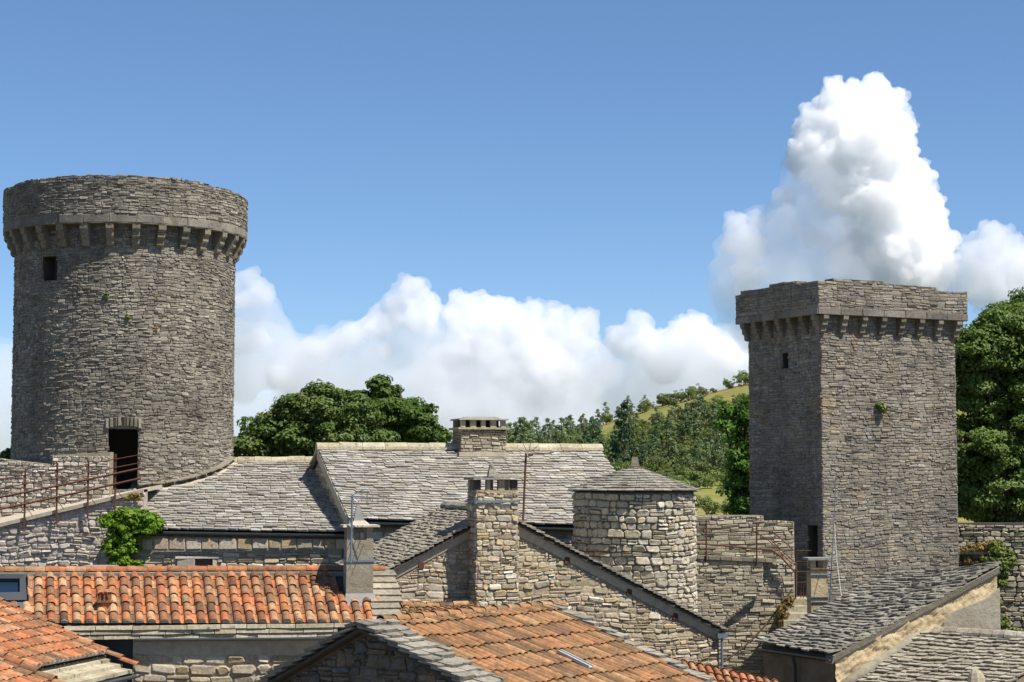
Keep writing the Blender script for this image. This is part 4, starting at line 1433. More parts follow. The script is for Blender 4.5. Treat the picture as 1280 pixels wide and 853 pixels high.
# tall rendered chimney behind it
cp_ = at(1022, 770, 49.5)
ch = thing('rendered_chimney', 'slim cream rendered chimney with a flat slab cap before the square tower', 'chimney', cp_ - UP * 1.5)
zc1 = zr(700, 49.5)
X_, Y_ = Vector((.99, .1, 0)).normalized(), Vector((-.1, .99, 0)).normalized()
hw = .22
mb = MB()
q = Vector((cp_.x, cp_.y, 0))
lo = [q + X_ * a + Y_ * b for a, b in ((-hw * 1.05, -hw), (hw * 1.05, -hw), (hw * 1.05, hw), (-hw * 1.05, hw))]
zh = zc1 - .2
mb.hexa([p + UP * (cp_.z - 1.5) for p in lo], [q + (p - q) * .97 + UP * zh for p in lo])
mb.build('shaft', M['render_cream'], ch)
for a, b in ((-.15, -.16), (.17, -.16), (.17, .16), (-.15, .16)):
    MB().box(q + X_ * a + Y_ * b + UP * (zh + .1), (.13, .1, .2), (X_, Y_, UP)).build('pier', M['render_cream'], ch)
MB().box(q + UP * (zc1 + .03), (.62, .6, .06), (X_, Y_, UP)).build('cap_slab', M['cement'], ch)
MB().box(q + UP * (zr(712, 49.5)), (.5, .49, .05), (X_, Y_, UP)).build('iron_band', M['rust'], ch)
for py in (718, 746, 752):
    MB().box(q + UP * (zr(py, 49.5)) + X_ * .06, (.62, .5, .022), (X_, Y_, UP)).build('strap', M['steel'], ch)
# aerial mast and cord beside it
ms = thing('aerial_mast', 'tall thin grey aerial mast standing against the square tower', 'mast', at(1036, 775, 49.3))
MB().tube([at(1036, 776, 49.3), at(1040.5, 690, 49.3)], .02, 8).build('lower_pole', M['steel'], ms)
MB().tube([at(1040.3, 695, 49.3), at(1045.5, 590, 49.3)], .013, 8).build('upper_pole', M['steel'], ms)
MB().tube([at(1031, 713, 49.4), at(1043, 713, 49.2)], .02, 6).build('clamp', M['rust'], ms)
MB().tube([at(1045, 598, 49.3), at(1053, 596, 49.1)], .012, 6).build('arm', M['rust'], ms)
cdd = MB().tube([at(1043, 655, 49.25), at(1046, 700, 48.9), at(1051, 740, 48.3), at(1057, 771, 47.3)], .009, 6).build('guy_cord', M['white'])
tag(cdd, 'pale slack cord running from the mast down to the dark roof', 'cord')
# stub of rusty iron on the roof edge
# ------------------------------------------------------------------ small slab roof in the bottom right corner
TL, TRt = at(1160, 791, 45.3), at(1335, 802, 43.6)
dn = Vector((-fu.x, -fu.y, 0)) * 3.9 - UP * 1.9
ho = thing('corner_house', 'house in the bottom right corner under a warm grey slab roof', 'house', zf(TL + dn * .5 + Vector((1.5, 0, 0)), 0))
PG = Patch(TL + dn, TRt + dn, TRt, TL, sag=.05)
rf = slab_of(PG, .08, 'roof', M['mortar_dark'], ho)
pcs = Pieces(rf, 'roof_slab', 'roof_slabs', M['lauze_warm'], 300)
lauzes(PG, pcs, PG.LU, PG.LV, .155, (.12, .34), .045, over=.04, jag=.35)
pcs.finish()
ridge_stones(rf, TL + UP * .08 + Vector((.15, 0, 0)), TRt + UP * .08, .17, .09, M['lauze_warm'], 11)
mb = MB()
b_ = [zf(TL + dn * .95 + Vector((.05, 0.2, 0)), 0), zf(TRt + dn * .95, 0), zf(TRt, 0), zf(TL + Vector((.05, 0, 0)), 0)]
mb.hexa(b_, [zf(b_[0], (TL + dn).z - .05), zf(b_[1], (TL + dn).z - .05), zf(b_[2], TL.z - .12), zf(b_[3], TL.z - .12)])
mb.build('wall', M['render_brown'], ho)
# thick mortar coping where this roof meets the lean-to wall
V = []
cop = [at(1040, 866, 44.0), at(1085, 836, 44.5), at(1108, 821, 44.8), at(1130, 806, 45.05), at(1142, 797, 45.2), at(1160, 790, 45.3)]
MB().tube([p - UP * .02 for p in cop], [.14, .14, .14, .14, .13, .06], 8).build('coping', M['mortar'], ho, smooth=True)
# pointed stone on a chimney top that just enters the frame
pp = at(1220, 853, 41.0)
ch = thing('stub_chimney', 'pale pointed stone on a chimney top at the bottom right edge', 'chimney', pp - UP * 2.2)
MB().box(pp - UP * 1.1, (.7, .7, 2.0)).build('stack', M['render_cream'], ch)
MB().box(pp - UP * .08, (.85, .85, .08)).build('cap_slab', M['flag'], ch, tint=.4)
mb = MB()
r0 = [(math.cos(a) * .19, math.sin(a) * .13) for a in np.linspace(0, 2 * math.pi, 9)[:-1]]
Vv, Ff = [], []
for k, (s, z, dx) in enumerate(((1.1, -.04, 0), (1, .1, .01), (.75, .2, .0), (.35, .28, -.03))):
    Vv += [pp + Vector((x * s + dx, y * s, z)) for x, y in r0]
for k in range(3):
    Ff += [(k * 8 + i, k * 8 + (i + 1) % 8, k * 8 + 8 + (i + 1) % 8, k * 8 + 8 + i) for i in range(8)]
Ff += [list(range(24, 32)), list(range(8))[::-1]]
mk('pointed_stone', Vv, Ff, M['flag'], ch, tint=.6)

# ------------------------------------------------------------------ front orange-tile house with the dark gable
R1, R2 = at(455, 783, 38.0), at(686, 759, 43.0)
hr = Vector((R2.x - R1.x, R2.y - R1.y, 0)); Lr = hr.length; hr.normalize()
hdn = Vector((hr.y, -hr.x, 0))
RZ = (R1.z + R2.z) / 2
ho = thing('orange_tile_house', 'house with broad weathered orange tile roof and dark stone gable', 'house', zf((R1 + R2) / 2, 0))
sR, sL = .352, .487
RW, LW = 6.2, 3.6
Rn, Rf = R1 - hr * .15, R2 + hr * .1
PHr = Patch(Rn + hdn * RW - UP * RW * sR, Rf + hdn * RW - UP * RW * sR, Rf, Rn)
PHl = Patch(Rf - hdn * LW - UP * LW * sL, Rn - hdn * LW - UP * LW * sL, Rn, Rf)
for pt_ in (PHr,):
    rf = slab_of(pt_, .07, 'roof', M['mortar_dark'], ho)
cov = Pieces(rf, 'roof_tile', 'roof_tiles', M['tile_old'], 300)
chn = Pieces(rf, 'channel_tile', 'channel_tiles', M['tile_old'], 0)
VG = .95                                 # width of the slab verge on the near gable
canal_roof(PHr, cov, chn, PHr.LU - VG - .25, PHr.LV - .1, .205, .62, .09, u0=VG, jitter=.02, lift=.012, drift=.09)
cov.finish(); chn.finish()
# grey slabs along both verges
fl = Pieces(rf, 'verge_slab', 'verge_slabs', M['lauze_old'], 300)
lauzes(PHr, fl, VG - .05, PHr.LV, .3, (.35, .6), .06, u0=-.05, over=.08, jag=.4)
lauzes(PHr, fl, .25, PHr.LV, .34, (.3, .5), .07, u0=PHr.LU - .22, over=.1, jag=.4)
fl.finish()
rl_ = slab_of(PHl, .07, 'roof', M['mortar_dark'], ho)
fl = Pieces(rl_, 'roof_slab', 'roof_slabs', M['lauze_old'], 200)
lauzes(PHl, fl, PHl.LU, PHl.LV, .3, (.3, .6), .06, over=.1, jag=.4)
fl.finish()
# ridge tiles with mortar bed
bed = MB()
a, b = R1 + hr * .55, R2 + hr * .05
bed.hexa([a - hdn * .14 - UP * .06, a + hdn * .15 - UP * .08, b + hdn * .15 - UP * .08, b - hdn * .14 - UP * .06], [a - hdn * .12 + UP * .07, a + hdn * .12 + UP * .05, b + hdn * .12 + UP * .05, b - hdn * .12 + UP * .07])
bed.build('ridge_mortar', M['mortar_dark'], ho)
Sr = Plane(R1 + hr * .5 + UP * .05, -Vector(hdn), hr)
kR = int((Lr - .4) / .42)
for k in range(kR + 1):
    Vv, Ff = canal(Plane(R1 + hr * (.5 + .42 * k) + UP * .06, hdn, hr), 0.0, 0.0, .125, .11, .5, .03, seg=8)
    # turn the plane so that its normal points up
    mk('ridge_tile', Vv, Ff, M['tile_old'], ho, tint=float(rng.random()))
# gable wall
Gp = zf(R1, 0) + hr * .15
gl, gr_ = -LW + .25, RW - .3
poly = [Gp + hdn * gl, Gp + hdn * gr_, Gp + hdn * gr_ + UP * (RZ - gr_ * sR - .1), Gp + UP * (RZ - .1), Gp + hdn * gl + UP * (RZ + gl * sL - .1)]
wall = MB().prism(poly, hr * (Lr - .2)).build('wall', M['mortar_brown'], ho)
S = Plane(Gp, hdn, UP)
pcs = Pieces(wall, 'stone', 'stone_masonry', M['dark_gable'], 300)
masonry(S, pcs, gl, gr_, ZC - 6.5, RZ, (.12, .3), (.18, .5), lambda u, v: v < RZ - .12 - (u * sR if u > 0 else -u * sL), seg=8, jit=.35, gap=.01, depth=(.02, .09), split=.35, bevel=.3)
pcs.finish()
# little aluminium roof bar
p0, p1 = at(697, 823, 40.35), at(737, 843, 39.5)
u0_, = (0,)
def on_patch(P, px, py, lift):
    """point of a flat patch under a pixel"""
    o = Vector((0, 0, ZC)); d = at(px, py, 1.0) - o
    c = Vector(P.c[0]); n = Vector(P.N)
    t = (c - o).dot(n) / d.dot(n)
    return o + d * t + n * lift
bar = thing('roof_bar', 'bright aluminium bar lying down the orange tile roof', 'roof bar', on_patch(PHr, 716, 833, .12))
a, b = on_patch(PHr, 696, 823, .15), on_patch(PHr, 736, 843, .15)
dx = (b - a).normalized(); dy = Vector(PHr.N).cross(dx)
MB().box((a + b) / 2, ((b - a).length, .15, .03), (dx, dy, Vector(PHr.N))).build('plate', M['white'], bar)
for s in (-1, 1):
    MB().box((a + b) / 2 + dy * .07 * s + Vector(PHr.N) * .025, ((b - a).length, .02, .05), (dx, dy, Vector(PHr.N))).build('flange', M['white'], bar)
for k in (.15, .85):
    MB().box(a.lerp(b, k) - Vector(PHr.N) * .06, (.05, .1, .12), (dx, dy, Vector(PHr.N))).build('foot', M['steel'], bar)

# ------------------------------------------------------------------ low pink-orange roofs beside it
def small_tile_house(name, label, A, B, C, D, sp, ex, r, mat, drop):
    t = thing(name, label, 'house', zf((A + B + C + D) / 4, 0))
    P = Patch(A, B, C, D)
    rf = slab_of(P, .08, 'roof', M['mortar_dark'], t)
    cv = Pieces(rf, 'roof_tile', 'roof_tiles', mat, 300); cn = Pieces(rf, 'channel_tile', 'channel_tiles', mat, 0)
    canal_roof(P, cv, cn, P.LU, P.LV, sp, ex, r)
    cv.finish(); cn.finish()
    b4 = [zf(p, 0) for p in (A, B, C, D)]
    MB().hexa(b4, [zf(p, p.z - .12) for p in (A, B, C, D)]).build('wall', M['render_brown'], t)
    return t, P, rf
A_, B_ = at(480, 781, 44.2), at(610, 771, 45.5)
C_, D_ = at(604, 757, 48.0), at(492, 757, 47.2)
t, P, rf = small_tile_house('patio_roof_house', 'low house with small flat orange tile roof between slab verge and gable wall', A_, B_, C_, D_, .2, .42, .085, M['tile_old'], 0)
q0_, q1_ = at(500, 758, 46.6), at(583, 757, 47.0)
for k in range(5):
    a, b = q0_.lerp(q1_, k / 5), q0_.lerp(q1_, (k + 1.15) / 5)
    a = a - UP * .07 * math.sin(math.pi * k / 5); b = b - UP * .07 * math.sin(math.pi * min((k + 1) / 5, 1))
    d = (b - a).normalized()
    Vv, Ff = canal(Plane(a + UP * .03, Vector((d.y, -d.x, 0)), d), 0, 0, .12, .105, (b - a).length, .02, seg=8)
    mk('ridge_tile', Vv, Ff, M['tile_old'], rf, tint=.2 + .1 * k)
A_, B_ = at(862, 872, 40.0), at(1000, 880, 40.6)
C_, D_ = at(965, 853, 42.6), at(834, 824, 43.6)
t, P, rf = small_tile_house('pink_tile_house', 'low house with thin pinkish orange tile roof beyond the grey verge', at(850, 870, 41.5), at(985, 885, 40.3), at(972, 855, 41.8), at(834, 825, 43.2), .2, .4, .085, M['tile_new'], 0)

# ------------------------------------------------------------------ tile-roof house on the left
ML, MR = at(-20, 783, 41.6), at(496, 782, 43.0)
MRR, MRL = at(480, 716, 44.9), at(-20, 718, 43.4)
ho = thing('canal_tile_house', 'long house with curved orange clay tile roof and stone eaves', 'house', zf((ML + MR) / 2 + Vector((0, 1.5, 0)), 0))
PM = Patch(ML, MR, MRR, MRL)
rf = slab_of(PM, .1, 'roof', M['mortar_dark'], ho)
pxM = lambda u, v: project(PM.P(np.array(u), np.array(v), np.array(0.0)))[0]
def m_in(u, v):
    px, py = pxM(u, v)
    if px < 34 and py < 756:
        return False
    if 405 < px < 470 and py < 745 and px > 405 + (py - 715) * .75:
        return False
    if 126 < px < 137 and 745 < py < 762:
        return False
    if px > 474:
        return False
    return True
cov = Pieces(rf, 'roof_tile', 'roof_tiles', M['tile'], 300)
chn = Pieces(rf, 'channel_tile', 'channel_tiles', M['tile_new'], 0)
nM = 34
canal_roof(PM, cov, chn, PM.LU - .1, PM.LV - .12, PM.LU / 33.5, PM.LV / 6.1, .098, m_in, u0=.1, v0=.06, jitter=.012)
# mortar plugs under the lowest tiles
for k in range(34):
    uu = .1 + k * PM.LU / 33.5
    if not m_in(uu, .1) or pxM(uu, 0)[0] < 55:
        continue
    an = np.linspace(0, math.pi, 7)
    U_ = np.concatenate([uu + .085 * np.cos(an)] * 2); Nn = np.concatenate([.05 + .08 * np.sin(an)] * 2); Vv = np.concatenate([np.full(7, .045), np.full(7, .12)])
    mk('mortar_plug', PM.P(U_, Vv, Nn), [tuple(range(7))[::-1]] + [(i, i + 1, 8 + i, 7 + i) for i in range(6)] + [(6, 0, 7, 13)], M['cement'], rf)
cov.finish(); chn.finish()
# ridge row
bedm = MB()
bedm.hexa([PM.pt(0, PM.LV - .16), PM.pt(PM.LU, PM.LV - .16), MRR + Vector((0, .2, -.1)), MRL + Vector((0, .2, -.1))], [PM.pt(0, PM.LV - .12, .1), PM.pt(PM.LU, PM.LV - .12, .1), MRR + Vector((0, .2, .1)), MRL + Vector((0, .2, .1))])
bedm.build('ridge_mortar', M['mortar'], ho)
k = 0
dr_ = (MRR - MRL).normalized()
Lm = (MRR - MRL).length
nR = 20
for k in range(nR):
    o = MRL + dr_ * Lm * k / nR + UP * .06 + Vector((0, .02, 0))
    Vv, Ff = canal(Plane(o, Vector((dr_.y, -dr_.x, 0)).normalized(), dr_), 0, 0, .135, .125, Lm / nR * 1.06, .015, seg=8)
    mk('ridge_tile', Vv, Ff, M['tile_new'], ho, tint=float(rng.random()))
# stone eave courses
md = Vector((MR.x - ML.x, MR.y - ML.y, 0)).normalized(); mbk = Vector((-md.y, md.x, 0))
uu0 = hit_face(ML, md, 60)
eo = Pieces(ho, 'eave_slab', 'eave_slabs', M['flag'], 300)
for row in range(3):
    x = uu0 + row * .25 + rng.uniform(-.2, .2)
    Lend = hit_face(ML, md, 500 if row == 0 else (424 if row else 470))
    while x < Lend:
        w = rng.uniform(.4, .95)
        z = ML.z - .03 - row * .105
        a, b = ML + md * (x + .008) , ML + md * (min(x + w, Lend) - .008)
        j = rng.uniform(-.02, .02, 4)
        off = -.07 + .012 * row
        bo = [zf(a, z - .085 + j[0] * .4) + mbk * (off + j[0]), zf(b, z - .085 + j[1] * .4) + mbk * (off + j[1]), zf(b, z - .085) + mbk * .5, zf(a, z - .085) + mbk * .5]
        V_ = [Vector(p) for p in bo] + [p + UP * (.088 + j[2] * .3) + (mbk * .02 if q < 2 else Vector()) for q, p in enumerate(bo)]
        eo.add(np.array(V_), [(3, 2, 1, 0), (4, 5, 6, 7), (0, 1, 5, 4), (1, 2, 6, 5), (2, 3, 7, 6), (3, 0, 4, 7)], n=-np.array(mbk))
        x += w
eo.finish()
gutter(ho, at(168, 798.5, 41.75), at(424, 797, 42.5), r=.075, joints=5)
# wall below
w0_, w1_ = ML + md * hit_face(ML, md, 170) + mbk * .22, MR + mbk * .22 - md * .3
zt_m = ML.z - .33
core = MB().hexa([zf(w0_, 0), zf(w1_, 0), zf(w1_ + mbk * 3, 0), zf(w0_ + mbk * 3, 0)], [zf(w0_, zt_m), zf(w1_, zt_m), zf(w1_ + mbk * 3, zt_m), zf(w0_ + mbk * 3, zt_m)]).build('wall', M['mortar_pale'], ho)
S = Plane(zf(w0_, 0), md, UP)
pcs = Pieces(core, 'stone', 'stone_masonry', M['house'], 300)
masonry(S, pcs, 0, (w1_ - w0_).length, ZC - 6.5, zt_m - .42, (.14, .26), (.22, .55), None, seg=8, jit=.22, gap=.016, depth=(.02, .07), split=.2, bevel=.3)
pcs.finish(hide=lambda px, py: py < 800)
l0_ = ML + mbk * .35
MB().hexa([zf(l0_, 0), zf(w0_ + mbk * .1, 0), zf(w0_ + mbk * 3, 0), zf(l0_ + mbk * 3, 0)], [zf(l0_, zt_m), zf(w0_ + mbk * .1, zt_m), zf(w0_ + mbk * 3, zt_m), zf(l0_ + mbk * 3, zt_m)]).build('dark_wall_block', M['dark_block'], ho)  # plain dark blue-grey block closing the left end of the wall
# back of the roof
MB().hexa([MRL + Vector((0, .1, -.15)), MRR + Vector((0, .1, -.15)), MRR + Vector((0, 3, -1.6)), MRL + Vector((0, 3, -1.6))], [MRL + Vector((0, .1, 0)), MRR + Vector((0, .1, 0)), MRR + Vector((0, 3, -1.45)), MRL + Vector((0, 3, -1.45))]).build('rear_roof', M['tile_old'], ho, tint=.4)
# right verge of stepped flagstones
vs = Pieces(ho, 'verge_slab', 'verge_slabs', M['lauze_warm'], 300)
for k in range(8):
    v = PM.LV * k / 8
    u0_ = PM.LU * .945 + .02 * k
    w = rng.uniform(.62, .75) - .015 * k
    f = [(u0_ - .05, v - .06), (u0_ + w, v - .06 + rng.uniform(-.03, .03)), (u0_ + w - .03, v + PM.LV / 8 * 1.4), (u0_ - .05, v + PM.LV / 8 * 1.4)]
    lo = [PM.P(np.array(a), np.array(min(b, PM.LV)), np.array(.02 if i > 1 else .09)) for i, (a, b) in enumerate(f)]
    hi = [PM.P(np.array(a), np.array(min(b, PM.LV)), np.array(.08 if i > 1 else .15)) for i, (a, b) in enumerate(f)]
    vs.add(np.array(lo + hi), [(3, 2, 1, 0), (4, 5, 6, 7), (0, 1, 5, 4), (1, 2, 6, 5), (2, 3, 7, 6), (3, 0, 4, 7)], n=PM.N)
vs.finish()
# skylight on the left end
def on_plane(P, px, py, n):
    return on_patch(P, px, py, n)
fr = MB()
c4 = [on_patch(PM, px, py, .05) for px, py in ((-20, 756), (34, 755), (32, 723), (-20, 723))]
nn = Vector(PM.N)
sk = thing('roof_skylight', 'grey framed skylight set in the left end of the tile roof', 'skylight', c4[0])
inn = [on_patch(PM, px, py, .05) for px, py in ((-14, 748.5), (25, 748), (25, 731), (-14, 731))]
for i in range(4):
    j = (i + 1) % 4
    MB().hexa([c4[i] - nn * .1, c4[j] - nn * .1, inn[j] - nn * .1, inn[i] - nn * .1], [c4[i] + nn * .06, c4[j] + nn * .06, inn[j] + nn * .12, inn[i] + nn * .12]).build('frame', M['frame'], sk)
MB().hexa([p - nn * .08 for p in inn], [p + nn * .02 for p in inn]).build('pane', M['glass'], sk)
c5 = [on_patch(PM, px, py, .02) for px, py in ((-20, 774), (30, 770), (34, 756), (-20, 756.5))]
MB().hexa([p - nn * .06 for p in c5], [p + nn * .05 for p in c5]).build('apron', M['zinc'], sk)
# terracotta vent
vb = on_patch(PM, 131.5, 763, .06)
vt = thing('roof_vent', 'small terracotta lantern vent poking through the tile roof', 'vent', vb)
MB().tube([vb - UP * .12, vb + UP * .12], [.12, .1], 10).build('collar', M['tile_new'], vt, tint=.3)
MB().box(vb + UP * .15, (.3, .26, .04)).build('lower_plate', M['tile_new'], vt, tint=.5)
for a in (-.1, 0, .1):
    for b in (-.09, .09):
        MB().box(vb + Vector((a, b, .27)), (.035, .035, .2)).build('baluster', M['tile_new'], vt, tint=.45)
mb = MB(); q = vb + UP * .37
mb.hexa([q + Vector(p) for p in ((-.14, -.13, 0), (.14, -.13, 0), (.14, .13, 0), (-.14, .13, 0))], [q + Vector(p) for p in ((-.1, -.09, .06), (.1, -.09, .06), (.1, .09, .06), (-.1, .09, .06))])
mb.build('cap', M['tile_new'], vt, tint=.6)
# chimney stub behind the ridge with slab
q = at(125, 718, 44.6)
sb = thing('capped_stub', 'short brick chimney stub with pale slab just behind the tile ridge', 'chimney', q - UP * .5)
MB().box(q - UP * .2, (.62, .5, .6)).build('stack', M['render_brown'], sb)
MB().box(at(125, 709, 44.6), (.76, .66, .07)).build('cap_slab', M['cement'], sb)
# rendered chimney with aerial at the right end
q = on_patch(PM, 447, 748, 0)
rc = thing('render_chimney', 'grey rendered chimney with slab cap and pointed stone on the tile roof', 'chimney', q - UP * .3)
zq0, zq1 = q.z - .3, zr(675, q.y)
X_, Y_ = Vector((math.cos(.2), math.sin(.2), 0)), Vector((-math.sin(.2), math.cos(.2), 0))
hw = .33
q2 = Vector((q.x, q.y + .2, 0))
MB().hexa([q2 + X_ * a + Y_ * b + UP * zq0 for a, b in ((-hw, -hw), (hw * .95, -hw), (hw * .95, hw), (-hw, hw))], [q2 + X_ * a + Y_ * b + UP * zq1 for a, b in ((-hw * .96, -hw), (hw * .95, -hw), (hw * .95, hw), (-hw * .96, hw))]).build('shaft', M['render_grey'], rc)
zq2 = zr(659, q.y)
for a, b in ((-.23, -.24), (.23, -.24), (.23, .24), (-.23, .24)):
    MB().box(q2 + X_ * a + Y_ * b + UP * ((zq1 + zq2) / 2), (.15, .13, zq2 - zq1), (X_, Y_, UP)).build('pier', M['render_grey'], rc)
mb = MB(); c_ = q2 + UP * zq2
mb.hexa([c_ + X_ * a + Y_ * b for a, b in ((-.42, -.42), (.46, -.42), (.46, .42), (-.42, .42))], [c_ + X_ * a + Y_ * b + UP * .05 for a, b in ((-.4, -.4), (.45, -.42), (.45, .4), (-.4, .4))])
mb.hexa([c_ + X_ * a + Y_ * b + UP * .05 for a, b in ((-.25, -.25), (.25, -.25), (.25, .25), (-.25, .25))], [c_ + X_ * a + Y_ * b + UP * .15 for a, b in ((-.12, -.12), (.14, -.12), (.14, .12), (-.12, .12))])
mb.build('cap_slab', M['mortar_pale'], rc)
mb = MB()
mb.hexa([c_ + X_ * a + Y_ * b + UP * .13 for a, b in ((-.13, -.1), (.13, -.1), (.13, .1), (-.13, .1))], [c_ + X_ * a + Y_ * b + UP * .52 for a, b in ((-.06, -.04), (.01, -.04), (.01, .04), (-.06, .04))])
mb.build('pointed_stone', M['cement'], rc)
MB().box(q2 + UP * zr(701, q.y) - Y_ * .005, (.74, .7, .05), (X_, Y_, UP)).build('steel_strap', M['steel'], rc)
MB().hexa([q2 + X_ * a + Y_ * b + UP * (zq0 + .05) for a, b in ((-.4, -.55), (.48, -.6), (.42, .3), (-.38, .3))], [q2 + X_ * a + Y_ * b + UP * (zq0 + .42) for a, b in ((-.34, -.36), (.34, -.36), (.34, .3), (-.34, .3))]).build('lead_flashing', M['cement'], rc)
ae = thing('tv_aerial', 'grey television aerial on a mast strapped to the rendered chimney', 'aerial', at(439.5, 703, 43.3))
ya = q.y - .32
MB().tube([at(438.5, 704, ya), at(440.5, 619, ya)], .026, 8).build('mast', M['steel'], ae)
a, b = at(438, 621, ya), at(486, 624, ya - .3)
MB().tube([a, b], .012, 6).build('boom', M['steel'], ae)
for k in range(6):
    c_ = a.lerp(b, .3 + .14 * k)
    MB().tube([c_ + Vector((0, -.12, -.1)), c_ + Vector((0, .12, .1))], .008, 5).build('element', M['cable'], ae)
MB().tube([a, at(450, 614, ya), at(456, 612, ya)], .01, 5).build('reflector', M['steel'], ae)
MB().tube([a, at(449, 629, ya)], .01, 5).build('reflector', M['steel'], ae)
# second aerial on the gable roof
ae = thing('roof_aerial', 'rusty brown aerial pole standing above the gable roof', 'aerial', at(653.5, 645, 51.5))
MB().tube([at(653.5, 660, 51.5), at(657.5, 567, 51.5)], .03, 6).build('mast', M['rust'], ae)
MB().tube([at(656, 568, 51.5), at(692, 566, 51.2)], .012, 5).build('boom', M['cable'], ae)
for k in range(5):
    c_ = at(658 + 1.5 * k, 566, 51.5)
    an = -1.2 + .7 * k
    MB().tube([c_, c_ + Vector((math.sin(an) * .25, -.05, math.cos(an) * .28))], .008, 5).build('element', M['cable'], ae)
MB().box(at(663, 569, 51.45), (.14, .08, .06)).build('amplifier_box', M['cable'], ae)

# ------------------------------------------------------------------ bottom-left hipped tile roof
E1, E2 = at(39, 838, 38.0), at(133, 818, 41.2)
E2.z = E1.z
je = Vector((E2.x - E1.x, E2.y - E1.y, 0)); Lj = je.length; je.normalize()
jr = Vector((je.y, -je.x, 0))              # downslope, to the right
ho = thing('hipped_tile_house', 'orange tile roof house in the bottom left corner with stone eaves', 'house', zf(E1 - jr * 2 + je * 1.5, 0))
sj = .4
JL = 4.2
PJ = Patch(E1, E2 + je * .05, E2 + je * .05 - jr * JL + UP * JL * sj, E1 - jr * JL + UP * JL * sj)
rf = slab_of(PJ, .08, 'roof', M['mortar_dark'], ho)
cov = Pieces(rf, 'roof_tile', 'roof_tiles', M['tile_new'], 300)
chn = Pieces(rf, 'channel_tile', 'channel_tiles', M['tile_new'], 0)
canal_roof(PJ, cov, chn, PJ.LU - .05, PJ.LV - .1, PJ.LU / 18, .36, .08, u0=.02, jitter=.01)
for k in range(18):
    uu = .02 + k * PJ.LU / 18
    an = np.linspace(0, math.pi, 7)
    U_ = np.concatenate([uu + .07 * np.cos(an)] * 2); Nn = np.concatenate([.05 + .066 * np.sin(an)] * 2); Vv = np.concatenate([np.full(7, -.015), np.full(7, .08)])
    mk('mortar_plug', PJ.P(U_, Vv, Nn), [tuple(range(7))[::-1]] + [(i, i + 1, 8 + i, 7 + i) for i in range(6)] + [(6, 0, 7, 13)], M['cement'], rf)
# nearer, slightly lower strip with a line of big tiles on its edge
PJ2 = Patch(E1 - je * 2.2 + jr * .8 - UP * (.8 * sj + .1), E1 + jr * .8 - UP * (.8 * sj + .1), E1 - jr * JL + UP * (JL * sj - .1), E1 - je * 2.2 - jr * JL + UP * (JL * sj - .1))
canal_roof(PJ2, cov, chn, PJ2.LU - .1, PJ2.LV - .1, .195, .36, .085, u0=.05, jitter=.01)
cov.finish(); chn.finish()
slab_of(PJ2, .08, 'roof', M['mortar_dark'], ho)
for k in range(13):
    Vv, Ff = canal(PJ2, PJ2.LU - .03, -.1 + .4 * k, .12, .11, .46, .07, seg=8)
    mk('hip_tile', Vv + np.array([0, 0, .06]), Ff, M['tile_new'], ho, tint=float(rng.random()))
for k in range(14):
    Vv, Ff = canal(PJ, PJ.LU + .04, -.75 + .4 * k, .09, .08, .46, .05, seg=6)
    mk('verge_tile', Vv + np.array([0, 0, .02]), Ff, M['tile_new'], ho, tint=float(rng.random()))
# three courses of eave flags in front of the tiles, gutter
eo = Pieces(ho, 'eave_slab', 'eave_slabs', M['flag'], 300)
for row in range(3):
    x = .05 + .1 * row - .35
    while x < Lj + .1:
        w = rng.uniform(.45, 1.0)
        a, b = x + .01, min(x + w, Lj + .12) - .01
        x += w
        if b - a < .1:
            continue
        o0, o1 = -.25 + .26 * row, .06 + .27 * row
        z = E1.z - .05 - .11 * row - .03
        j = rng.uniform(-.03, .03, 3)
        bo = [E1 + je * a + jr * (o1 + j[0]), E1 + je * b + jr * (o1 + j[1]), E1 + je * b + jr * o0, E1 + je * a + jr * o0]
        lo = [zf(p, z - .09) for p in bo]
        hi = [zf(p, z + (-.01 if q < 2 else .03)) for q, p in enumerate(bo)]
        eo.add(np.array(lo + hi), [(3, 2, 1, 0), (4, 5, 6, 7), (0, 1, 5, 4), (1, 2, 6, 5), (2, 3, 7, 6), (3, 0, 4, 7)], n=np.array(jr) * .7 + np.array([0, 0, .7]))
eo.finish()
ga, gb = E1 + jr * .72 - UP * .42 - je * .6, E2 + jr * .72 - UP * .42 + je * .15
gutter(ho, gb, ga, r=.07, joints=3)
wj = [E1 - je * 2.4 + jr * .2, E2 + jr * .2, E2 - jr * 5, E1 - je * 2.4 - jr * 5]
MB().hexa([zf(p, 0) for p in wj], [zf(wj[0], E1.z - .4), zf(wj[1], E1.z - .4), zf(wj[2], E1.z + 1.2), zf(wj[3], E1.z + 1.2)]).build('wall', M['render_grey'], ho)

# ------------------------------------------------------------------ vegetation
def leaf_mesh(pos, nrm, size, tint, rs):
    """pointed folded leaves; pos Nx3, nrm Nx3, size N"""
    n = len(pos)
    t = rs.normal(size=(n, 3))
    t -= (t * nrm).sum(1, keepdims=True) * nrm
    t /= np.linalg.norm(t, axis=1, keepdims=True) + 1e-9
    b = np.cross(nrm, t)
    s = size[:, None]
    v0 = pos - t * s * .6
    v1 = pos + b * s * .36 + nrm * s * .06
    v2 = pos + t * s * .6 - nrm * s * .1
    v3 = pos - b * s * .36 + nrm * s * .06
    V = np.stack([v0, v1, v2, v3], 1).reshape(-1, 3)
    i = np.arange(n) * 4
    Fc = np.stack([i, i + 1, i + 2, i + 3], 1).tolist()
    return V, Fc, np.repeat(tint, 4)


